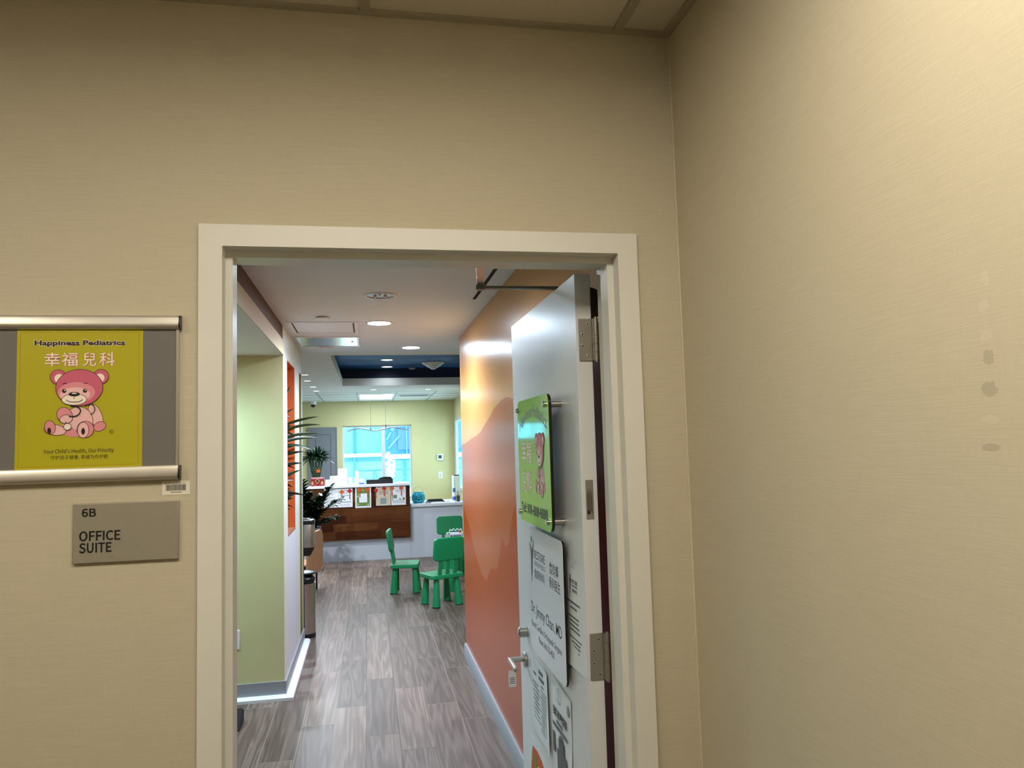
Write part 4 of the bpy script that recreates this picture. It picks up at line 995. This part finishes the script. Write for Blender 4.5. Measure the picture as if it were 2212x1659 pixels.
on_bucket([(-.62, .070), (-.5, .056), (-.35, .05), (-.32, .062), (-.18, .058), (-.14, .042), (.02, .036), (.12, .042), (.14, .054), (.30, .060), (.34, .046), (.52, .054), (.66, .072), (.50, .066), (.28, .070), (.26, .058), (.1, .058), (-.1, .052), (-.3, .072), (-.46, .066)], 'mouth')
MB().tube([(bx + .074 * math.cos(math.pi * k / 20), by, QZ + .15 + .085 * math.sin(math.pi * k / 20)) for k in range(21)], .0022, 8).build('handle', M('pale_handle', (150, 150, 138), .4), bk)
t = thing('desk_tray', 'low black tray with sloped sides on the low counter right of the bucket', 'tray', (.83, 9.78, QZ))
MB().loft([[Vector((.83 + sx * a, 9.78 + sy * b, QZ + h)) for sx, sy in ((-1, -1), (1, -1), (1, 1), (-1, 1))] for a, b, h in ((.14, .07, 0), (.10, .06, .035), (.09, .05, .035))], smooth=False).build('tray', BLACK, t)
t = thing('small_card', 'small white card with a pen beside the turquoise bucket', 'card', (.70, 9.52, QZ))
MB().loft([[Vector((.665 + a, 9.50 + b, QZ + h)) for a, b in ((0, 0), (.05, 0), (.05, .05), (0, .05))] for h in (0, .012)], smooth=False).build('card', M('cream_card', (232, 232, 214), .6), t)
MB().cyl((.66, 9.47, QZ + .006), (.75, 9.49, QZ + .006), .005, n=10).build('pen', BLACK, t)
t = thing('loose_items', 'keys and small papers lying on the low counter before the black tray', 'keys', (.93, 9.58, QZ))
MB().lathe([(.022, 0), (.026, .003), (.022, .006)], (.93, 9.58, QZ), 24).build('key_ring', STEEL, t)
for k in range(3): MB().box(.945 + .02 * k, .985 + .02 * k, 9.56 + .012 * k, 9.575 + .012 * k, QZ, QZ + .004).build('key', STEEL, t)
t = thing('spray_bottle', 'slim blue and white bottle on the low counter near the partition', 'bottle', (1.10, 9.62, QZ))
MB().lathe([(.001, 0), (.024, 0), (.025, .01), (.025, .12), (.021, .135)], (1.10, 9.62, QZ), 24).build('bottle_body', M('white_plastic', (226, 228, 234), .35), t)
MB().lathe([(.0255, .02), (.0258, .022), (.0258, .07), (.0255, .072)], (1.10, 9.62, QZ), 24, caps=False).build('blue_label', M('blue_label_print', (64, 92, 190), .4, var=.4, scale=40), t)
MB().lathe([(.0215, .135), (.0215, .19), (.019, .195), (.001, .195)], (1.10, 9.62, QZ), 24).build('blue_cap', M('slate_blue', (84, 106, 158), .4), t)
t = thing('pen_cup', 'black mesh pen cup with pens beside the slim bottle', 'pen cup', (1.155, 9.60, QZ))
MB().lathe([(.001, 0), (.026, 0), (.028, .085), (.025, .085), (.024, .01), (.001, .01)], (1.155, 9.60, QZ), 20).build('cup', M('dark_mesh', (52, 50, 44), .5), t)
for k in range(3): MB().cyl((1.148 + .008 * k, 9.60, QZ + .02), (1.142 + .014 * k, 9.60 + .01 * k, QZ + .15), .004, n=8).build('pen', (BLACK, PAPER, M('pen_blue', (40, 60, 140), .4))[k], t)
t = thing('white_box', 'tall pale appliance with dark pens on its top against the partition', 'box', (1.17, 9.95, QZ))
MB().box(1.120, 1.219, 9.86, 10.10, QZ, QZ + .36).build('housing', M('pale_mint_plastic', (214, 226, 212), .4), t, .006)
g = MB()
for k in range(4): g.box(1.132, 1.14, 9.858, 9.861, QZ + .12 + .05 * k, QZ + .15 + .05 * k)
g.box(1.178, 1.186, 9.858, 9.861, QZ + .04, QZ + .16); g.build('front_marks', M('mark_grey', (176, 186, 180), .5), t)
t2 = thing('marker_pen', 'dark marker pen lying on top of the pale appliance', 'pen', (1.18, 9.92, QZ + .36))
MB().cyl((1.135, 9.90, QZ + .370), (1.215, 9.91, QZ + .370), .009, n=12).build('barrel', M('navy_plastic', (24, 26, 66), .35), t2)

# wall devices
t = thing('thermostat', 'square white thermostat with a grey screen on the far wall', 'thermostat', (1.178, YF, 1.374))
FFW = FY(YF)
MB().slab(FFW, 1.118, 1.238, 1.312, 1.436, .0005, .028).build('housing', M('white_device', (232, 234, 234), .35), t, .012, 3)
MB().slab(FFW, 1.145, 1.205, 1.350, 1.41, .028, .030).build('screen', M('grey_screen', (72, 84, 76), .25), t)
t = thing('light_switch', 'white rocker light switch on the far wall below the thermostat', 'switch', (1.178, YF, 1.043))
MB().slab(FFW, 1.138, 1.218, .983, 1.103, .0005, .007).build('switch_plate', M('white_device', (0, 0, 0)), t, .002)
MB().slab(FFW, 1.160, 1.196, 1.008, 1.078, .007, .011).build('rocker', M('white_rocker', (214, 216, 216), .3), t, .002)
MB().slab(FFW, 1.166, 1.190, 1.012, 1.018, .011, .0118).build('rocker_mark', M('mark_dark', (130, 132, 134), .4), t)
t = thing('outlet_plate', 'white wall plate low on the green passage wall at the door frame', 'outlet', (-1.0, 3.46, .386))
F3 = FY(3.46)
MB().slab(F3, -1.033, -.963, .327, .446, .0005, .007).build('cover_plate', M('white_device', (0, 0, 0)), t, .002)
for b in (.352, .402): MB().slab(F3, -1.017, -.981, b, b + .028, .007, .009).build('socket', M('white_rocker', (0, 0, 0)), t)
t = thing('door_wedge', 'small dark rubber wedge on the floor beside the left door jamb', 'door wedge', (-.95, 3.0, 0))
MB().prism(Fr((0, 0, 0), (0, 1, 0), (0, 0, 1)), [(2.92, 0), (3.08, 0), (3.08, .07), (3.02, .10)], -1.02, -.880).build('wedge', BLACKM, t, .006)

# ================================================================ children's chairs and table
def kids_chair(loc, rot, label):
    """front towards local -y"""
    t = bpy.data.objects.new('kids_chair', None); t.empty_display_size = .05; C.objects.link(t)
    tag(t, label, 'chair', "green children's chairs")
    fr = Fr((0, 0, 0), (1, 0, 0), (0, 1, 0))
    MB().prism(fr, rrect(-.175, .175, -.15, .15, .02, 4), .272, .312).build('seat', CHAIRG, t, .006)
    for sx in (-1, 1):
        for sy in (-1, 1):
            lg = MB().cyl((sx * .128, sy * .122, .006), (sx * .112, sy * .106, .274), .040, .026, 28).build('leg', CHAIRG, t, .002)
            MB().cyl((sx * .128, sy * .122, 0), (sx * .128, sy * .122, .0065), .039, .040, 28).build('foot', CHAIRD, lg)
    th = math.radians(9); bf = Fr((0, .122, .300), (1, 0, 0), (0, math.sin(th), math.cos(th)))
    for x in (-.085, 0, .085): MB().slab(bf, x - .020, x + .020, -.01, .20, -.011, .011).build('back_slat', CHAIRG, t, .004)
    pts = []
    for i in range(13):
        a = -.165 + .33 * i / 12; pts.append((a, .372 + .012 * math.cos(math.pi * a / .36)))
    prof_ = rrect(-.168, .168, .155, .375, .038, 6)
    prof_ = [(a, b + (.014 * math.cos(math.pi * a / .36) if b > .3 else -.006 * math.cos(math.pi * a / .36) if b < .2 else 0)) for a, b in prof_]
    MB().prism(bf, prof_, -.017, .017).build('backrest', CHAIRG, t, .010, 3)
    t.location = loc; t.rotation_euler = (0, 0, math.radians(rot))
    return t
def dup(root, loc, rot, label):
    r = root.copy(); C.objects.link(r); r.location = loc; r.rotation_euler = (0, 0, math.radians(rot)); r['label'] = label
    for ch in list(root.children):
        c_ = ch.copy(); C.objects.link(c_); c_.parent = r
        for gch in ch.children:
            d_ = gch.copy(); C.objects.link(d_); d_.parent = c_
    return r
ch = kids_chair((.246, 6.885, 0), 83, "green children's chair standing alone in the middle, seen from its side")
dup(ch, (.563, 6.065, 0), 203, "nearest green children's chair, its back turned to the doorway beside the orange wall")
dup(ch, (.88, 8.02, 0), 2, "farthest green children's chair, behind the toys and facing the doorway")
tb_ = thing('kids_table', "green children's table mostly hidden behind the end of the orange wall", 'table', (1.06, 7.02, 0))
MB().prism(Fr((0, 0, 0), (1, 0, 0), (0, 1, 0)), rrect(.66, 1.44, 6.62, 7.42, .05, 6), .445, .482).build('tabletop', CHAIRG, tb_, .008)
for x in (.76, 1.34):
    for y in (6.72, 7.32): MB().cyl((x, y, 0), (x, y, .445), .058, .038, 28).build('leg', CHAIRG, tb_, .003)
TZ = .482
tc = thing('activity_cube', 'white toy bead cube with a wavy wire on top on the green table', 'toy', (.80, 6.92, TZ))
for x in (.735, .875):
    for y in (6.86, 7.0): MB().box(x - .012, x + .012, y - .012, y + .012, TZ, TZ + .10).build('corner_post', M('toy_white', (228, 226, 236), .4), tc, .004)
MB().box(.715, .895, 6.84, 7.02, TZ + .10, TZ + .118).build('top_panel', M('toy_lavender', (222, 214, 238), .4), tc, .004)
MB().box(.715, .895, 6.84, 7.02, TZ, TZ + .012).build('bottom_panel', M('toy_white', (0, 0, 0)), tc, .004)
for x, m in ((.725, (150, 200, 130)), (.885, (176, 208, 96))): MB().sphere((x, 6.85, TZ + .124), .018, .018, .010, 12).build('corner_knob', M('toy_knob%d' % int(x * 100), m, .4), tc)
MB().tube([(.735 + .15 * k / 30, 6.90, TZ + .118 + .040 * min(1, k / 3, (30 - k) / 3) + .010 * math.sin(k * .75)) for k in range(31)], .005, 8).build('wavy_wire', M('toy_wire', (226, 250, 240), .4), tc)
for k, (x, m) in enumerate(((.765, (170, 40, 40)), (.80, (40, 110, 60)), (.835, (180, 60, 40)), (.86, (60, 90, 170)))):
    MB().cyl((x, 6.93, TZ + .012), (x, 6.93, TZ + .10), .010, n=12).build('bead_rod', M('bead%d' % k, m, .4), tc)
MB().sphere((.862, 6.92, TZ + .138), .017).build('bead', REDC, tc)
t = thing('toy_pieces', 'heap of small red, white and blue toy pieces left of the bead cube', 'toys', (.70, 6.78, TZ))
for k, (dx, dz, m) in enumerate(((-.02, .012, (60, 130, 210)), (.0, .018, (236, 226, 230)), (.015, .034, (200, 70, 90)), (.03, .014, (236, 226, 230)), (.022, .052, (90, 40, 50)))):
    MB().sphere((.70 + dx, 6.78 + .01 * (k % 2), TZ + dz), .017, .014, .012, 10).build('toy_piece', M('toyp%d' % k, m, .45), t)
t = thing('toy_cone', 'small orange toy on the green table at the end of the orange wall', 'toy', (.83, 6.66, TZ))
MB().lathe([(.024, 0), (.024, .008), (.014, .02), (.006, .06), (.001, .062)], (.83, 6.66, TZ), 20).build('cone', M('toy_orange', (240, 104, 50), .4), t)
t = thing('toy_bin', 'clear greenish toy container at right on the green table', 'bin', (.99, 7.0, TZ))
MB().loft([[Vector((.985 + sx * a, 7.0 + sy * a, TZ + h)) for sx, sy in ((-1, -1), (1, -1), (1, 1), (-1, 1))] for a, h in ((.055, 0), (.065, .12), (.060, .12), (.052, .006))], smooth=False).build('container', M('mint_plastic', (150, 204, 184), .3), t, .003)

# ================================================================ left side of the hall
t = thing('dispenser_stand', 'stainless and black dispenser stand with a tall round bin beside the hall wall end', 'dispenser', (-.67, 5.06, 0))
MB().box(-.735, -.686, 4.945, 4.995, .02, .985).build('post', BLACKM, t)
hd = MB().loft([[Vector((x, y, z)) for x, y in ((-.73, 4.965), (-.625, 4.965), (-.602, 4.985), (-.602, 5.12), (-.73, 5.12))] for z in (.755, .952)], smooth=False).build('dispenser_box', STEEL, t, .006)
MB().loft([[Vector((-.666 + (x + .666) * s_, y, z)) for x, y in ((-.735, 4.96), (-.622, 4.96), (-.598, 4.98), (-.598, 5.125), (-.735, 5.125))] for z, s_ in ((.952, 1), (.975, .97), (.985, .8))], smooth=False).build('box_lid', BLACK, hd, .003)
MB().loft([[Vector((-.67 + (x + .67) * s_, y, z)) for x, y in ((-.73, 4.965), (-.625, 4.965), (-.602, 4.985), (-.602, 5.12), (-.73, 5.12))] for z, s_ in ((.69, .55), (.715, .75), (.7549, 1))], smooth=False).build('nozzle_housing', BLACK, hd)
MB().lathe([(.001, .525), (.095, .528), (.1, .535), (.098, .542), (.09, .538), (.06, .533), (.001, .531)], (-.69, 5.09, 0), 36).build('drip_tray', BLACK, t)
MB().lathe([(.055, .44), (.082, .455), (.088, .49), (.06, .525)], (-.69, 5.09, 0), 36).build('collar', BLACK, t)
MB().lathe([(.088, .035), (.088, .45)], (-.69, 5.09, 0), 40).build('bin_shell', STEEL, t)
MB().lathe([(.080, 0), (.090, .004), (.090, .035), (.088, .036)], (-.69, 5.09, 0), 40).build('foot_ring', BLACK, t)
MB().box(-.70, -.64, 5.02, 5.06, .985, 1.0).build('metal_clip', CHROME, t, .004)

tcx = thing('waiting_chair', 'tan plywood chair seen from behind, between the dispenser stand and the white planter', 'chair', (-.9, 7.3, 0))
P0, P1 = Vector((-.815, 7.02, 0)), Vector((-.672, 7.38, 0)); uv = (P1 - P0).normalized(); wd_ = (P1 - P0).length
bf = Fr(P0, uv, (0, 0, 1)); nrm = bf.n
prof_ = [(0, .21), (wd_ * .75, .20), (wd_, .25), (wd_, .60), (wd_ * .93, .655), (wd_ * .78, .672), (wd_ * .5, .665), (wd_ * .2, .64), (.03, .61), (0, .57)]
MB().prism(bf, prof_, -.012, .012, smooth=False).build('back_shell', TAN, tcx, .006)
MB().prism(Fr((0, 0, 0), (1, 0, 0), (0, 1, 0)), [tuple((P0 - nrm * .014)[:2]), tuple((P1 - nrm * .014)[:2]), tuple((P1 - nrm * .40)[:2]), tuple((P0 - nrm * .40)[:2])], .30, .325).build('seat', TAN, tcx, .008)
for base in (P0, P1):
    for q in (.05, .36):
        p = base - nrm * q + (uv * .05 if base is P0 else -uv * .05); MB().cyl((p.x, p.y, 0), (p.x, p.y, .30), .011, n=12).build('leg', BLACK, tcx)

zp = thing('leafy_planter', 'white square planter with a dark glossy leafy plant at the left end of the desk', 'plant', (-.91, 8.9, 0))
def sq(c, a, z): return [Vector((c[0] + sx * a, c[1] + sy * a, z)) for sx, sy in ((-1, -1), (1, -1), (1, 1), (-1, 1))]
MB().loft([sq((-.915, 8.9), .122, .03), sq((-.915, 8.9), .135, .455)], smooth=False).build('pot', M('planter_white', (214, 218, 226), .4), zp, .004)
MB().loft([sq((-.915, 8.9), .136, .455), sq((-.915, 8.9), .140, .545), sq((-.915, 8.9), .125, .545), sq((-.915, 8.9), .122, .50)], smooth=False).build('grey_rim', M('planter_grey', (132, 134, 140), .5), zp, .003)
MB().loft([sq((-.915, 8.9), .155, 0), sq((-.915, 8.9), .165, .03)], smooth=False).build('saucer', M('planter_white', (0, 0, 0)), zp, .004)
MB().loft([sq((-.915, 8.9), .121, .49), sq((-.915, 8.9), .121, .51)], smooth=False).build('soil', SOIL, zp)
rn = random.Random(17); gl = MB(); gs_ = MB()
tips = [(-1.06, 8.8, 1.2), (-1.0, 8.85, 1.16), (-1.1, 8.95, 1.1), (-.99, 8.75, 1.06), (-1.02, 8.7, .98), (-.63, 8.82, 1.08), (-.70, 8.78, 1.0), (-.505, 8.85, .90), (-.56, 8.78, .68), (-.74, 8.72, .78), (-.80, 8.66, .88), (-.88, 8.62, .90), (-.94, 8.6, .85), (-.84, 8.7, .72), (-.97, 8.6, .75), (-.78, 8.85, .93), (-.9, 8.8, .98), (-1.04, 8.9, 1.13)]
for tx, ty, tz in tips:
    b0_ = Vector((-.915 + rn.uniform(-.06, .06), 8.9 + rn.uniform(-.06, .06), .50)); tp = Vector((tx, ty, tz)); md = b0_.lerp(tp, .5) + Vector((0, 0, .10)) - (tp - b0_) * .12 * Vector((1, 1, 0)).length
    md.z = b0_.z + (tp.z - b0_.z) * .62
    pts = [b0_ * (1 - q) ** 2 + md * 2 * q * (1 - q) + tp * q * q for q in [i / 14 for i in range(15)]]
    gs_.tube(pts, [.010 * (1 - .75 * i / 14) for i in range(15)], 6)
    for i in range(3, 15):
        d = (pts[min(i + 1, 14)] - pts[i - 1]).normalized(); sd_ = d.cross(Vector((0, 0, 1))); sd_ = sd_.normalized() if sd_.length > .05 else Vector((1, 0, 0)); sd_ = (Matrix.Rotation(rn.uniform(-.6, .6), 3, d) @ sd_)
        for sg in (1, -1):
            gl.leaf(pts[i], d * .75 + sd_ * sg + Vector((0, 0, .1)), rn.uniform(.10, .14) * (1 if i < 13 else .8), rn.uniform(.050, .064), .3, seg=4)
gs_.build('stems', STEM, zp); gl.build('foliage', LEAFZ, zp)

np_ = thing('spiky_plant', 'dark plant with long narrow leaves standing in the orange wall niche', 'plant', (-.85, 4.04, 1.0))
MB().lathe([(.001, 1.0), (.07, 1.0), (.09, 1.13), (.083, 1.13), (.075, 1.11), (.001, 1.11)], (-.86, 4.02, 0), 28).build('pot', M('pot_grey', (150, 150, 146), .5), np_)
MB().tube([(-.86, 4.02, 1.1), (-.855, 4.03, 1.4), (-.85, 4.04, 1.85)], [.014, .012, .008], 8).build('stem', STEM, np_)
gl = MB(); rn = random.Random(5)
spec_ = [((-.80, 4.05, 1.86), (.35, .35, .85), .30, .35), ((-.80, 4.08, 1.74), (.8, .55, .42), .46, .5), ((-.80, 4.08, 1.70), (.85, .5, .5), .46, .9), ((-.80, 4.06, 1.66), (.9, .4, .32), .42, .6), ((-.80, 4.05, 1.62), (.9, .3, .45), .38, .9),
         ((-.80, 4.05, 1.60), (.9, .1, .4), .34, 1.6), ((-.80, 4.02, 1.52), (.85, -.1, .45), .26, .8), ((-.80, 4.03, 1.45), (.85, .2, .4), .24, .8), ((-.80, 4.03, 1.36), (.8, .2, .5), .24, .5), ((-.80, 4.0, 1.26), (.85, .1, .2), .27, .9), ((-.80, 4.05, 1.20), (.8, .1, .55), .2, .5)]
for b_, d_, L_, dr_ in spec_: gl.leaf(b_, d_, L_ * .80, .024, dr_ * .6, up=(rn.uniform(-.3, .5), 1, rn.uniform(-.4, .7)), seg=8)
for k in range(90):
    z = rn.uniform(1.16, 1.84); a = rn.uniform(-1.4, 1.4); el = rn.uniform(.15, 1.3)
    gl.leaf((-.85 + .04 * math.cos(a), 4.03 + .04 * math.sin(a), z), (math.cos(a) * math.cos(el), .6 * math.sin(a) * math.cos(el), math.sin(el)), rn.uniform(.10, .17), rn.uniform(.018, .028), rn.uniform(.2, 1.2), up=(.2, 1, rn.uniform(-.8, .9)), seg=6)
gl.build('foliage', LEAF, np_)
t = thing('ornament', 'small silvery ornament on the niche sill below the spiky plant', 'ornament', (-.725, 3.80, 1.0))
MB().lathe([(.018, 0), (.02, .01), (.008, .03), (.012, .05), (.017, .065), (.010, .085), (.001, .092)], (-.725, 3.80, 1.0), 20).build('figure', CHROME, t)

# ================================================================ outside the windows
CY = M('pale_cyan_cladding', (.20, .62, .66), .6, var=.03, srgb=False); BLU = M('blue_glass_cladding', (.045, .21, .45), .5, var=.04, srgb=False); WHT = M('white_render', (.95, .97, .97), .6, srgb=False)
MUL = M('blue_mullion', (.07, .24, .45), .5, srgb=False); VIO = M('violet_blue_panel', (.085, .19, .42), .5, srgb=False)
bd = thing('office_building', 'pale cyan clad building straight across outside the far window', 'building', (0, 26, -8))
MB().box(-16, 16, 26, 30, -8, 14).build('facade', CY, bd)
for k in range(-9, 10): MB().box(-.649 + 1.75 * k, -.56 + 1.75 * k, 25.9, 26, -8, 14).build('mullion', MUL, bd)
for z in (-2.6, 1.28, 5.2, 9.1):
    MB().box(-16, 16, 25.85, 26, z, z + .12).build('white_band', WHT, bd); MB().box(-16, 16, 25.95, 26, z - .16, z).build('blue_band', MUL, bd)
b2 = thing('office_building', 'blue glazed building wing with slanted braces, behind the right half of the far window', 'building', (3, 24, -8))
MB().box(.43, 9, 23, 25.84, 1.36, 14).build('glass_wing', BLU, b2)
MB().box(.80, 9, 22.95, 23, 1.5, 2.15).build('violet_panel', VIO, b2)
MB().box(.43, 9, 22.8, 25.84, 1.22, 1.36).build('white_band', WHT, b2)
BRC = M('cyan_brace', (.13, .5, .65), .5, srgb=False)
for x0, z0, x1, z1, wv in ((.46, 1.83, .58, 2.06, .05), (.60, 2.12, .80, 2.38, .09), (.84, 2.46, .96, 2.64, .10), (.42, 2.22, .53, 2.44, .07), (.53, 2.44, .70, 2.72, .08), (.50, 1.55, .85, 1.95, .05)):
    d = Vector((x1 - x0, z1 - z0)).normalized(); q = Vector((-d.y, d.x)) * wv / 2
    MB().prism(FY(22.95), [(x0 - q.x, z0 - q.y), (x1 - q.x, z1 - q.y), (x1 + q.x, z1 + q.y), (x0 + q.x, z0 + q.y)], 0, .05).build('brace', BRC, b2)
for x in (1.06, 1.5, 2.0): MB().box(x, x + .03, 22.9, 23, 1.36, 14).build('fin', BRC, b2)
tr_ = thing('roof_terrace', 'bright white roof terrace outside below the far window', 'terrace', (0, 18, -.2))
MB().box(-8, 8, 14.5, 22.5, -.5, .30).build('deck', WHT, tr_)
MB().box(-.10, .26, 16.8, 17.6, .30, .78).build('low_wall', WHT, tr_)
rl = thing('terrace_railing', 'thin pale blue railing along the roof terrace outside', 'railing', (0, 18, .3))
for z, r_ in ((1.02, .022), (.82, .012), (.62, .012)): MB().cyl((-.42, 18, z), (6, 18, z), r_, n=10).build('rail', MUL if r_ > .02 else BRC, rl)
for k in range(14): MB().cyl((-.40 + .42 * k, 18, .3), (-.40 + .42 * k, 18, 1.02), .014, n=8).build('baluster', BRC, rl)
MB().box(-.46, -.38, 17.9, 17.98, .3, 1.02).build('end_post', WHT, rl)
for x in (.0, .02): MB().cyl((x, 17.9, 1.02), (x + .18 * (1 if x else -.2), 17.8, .55), .018, n=8).build('strut', MUL, rl)
eq = thing('roof_equipment', 'tall white rooftop equipment seen through the right half of the far window', 'equipment', (.40, 17, .3))
for k, (x, z, rx, rz) in enumerate(((.34, 1.42, .05, .06), (.31, 1.36, .05, .04), (.38, 1.30, .06, .06), (.33, 1.20, .06, .05), (.40, 1.14, .07, .05), (.34, 1.04, .06, .07), (.42, 1.02, .07, .05), (.40, .92, .08, .06))):
    MB().hexa([(x - rx * .8, 16.95 - .013 * k, z - rz * .9), (x + rx * .9, 16.95 - .013 * k, z - rz * .7), (x + rx, 17.05, z - rz * .8), (x - rx, 17.05, z - rz * .8), (x - rx * .9, 16.95 - .013 * k, z + rz * .7), (x + rx * .7, 16.95 - .013 * k, z + rz * .9), (x + rx * .8, 17.05, z + rz), (x - rx, 17.05, z + rz * .8)]).build('white_unit', WHT, eq)
MB().box(.30, .36, 16.95, 17.05, .3, 1.1).build('mast', WHT, eq); MB().box(.44, .50, 16.95, 17.05, 1.0, 1.28).build('panel', WHT, eq); MB().box(.36, .40, 16.95, 17.05, .3, .92).build('mast', WHT, eq)
MB().box(.45, .49, 16.95, 17.05, .45, .62).build('panel', WHT, eq)
for x0, z0, x1, z1 in ((.34, 1.28, .50, 1.38), (.42, .72, .55, .60), (.50, .50, .62, .36), (.62, .36, .78, .52)): MB().cyl((x0, 16.95, z0), (x1, 16.95, z1), .018, n=8).build('tube', WHT, eq)
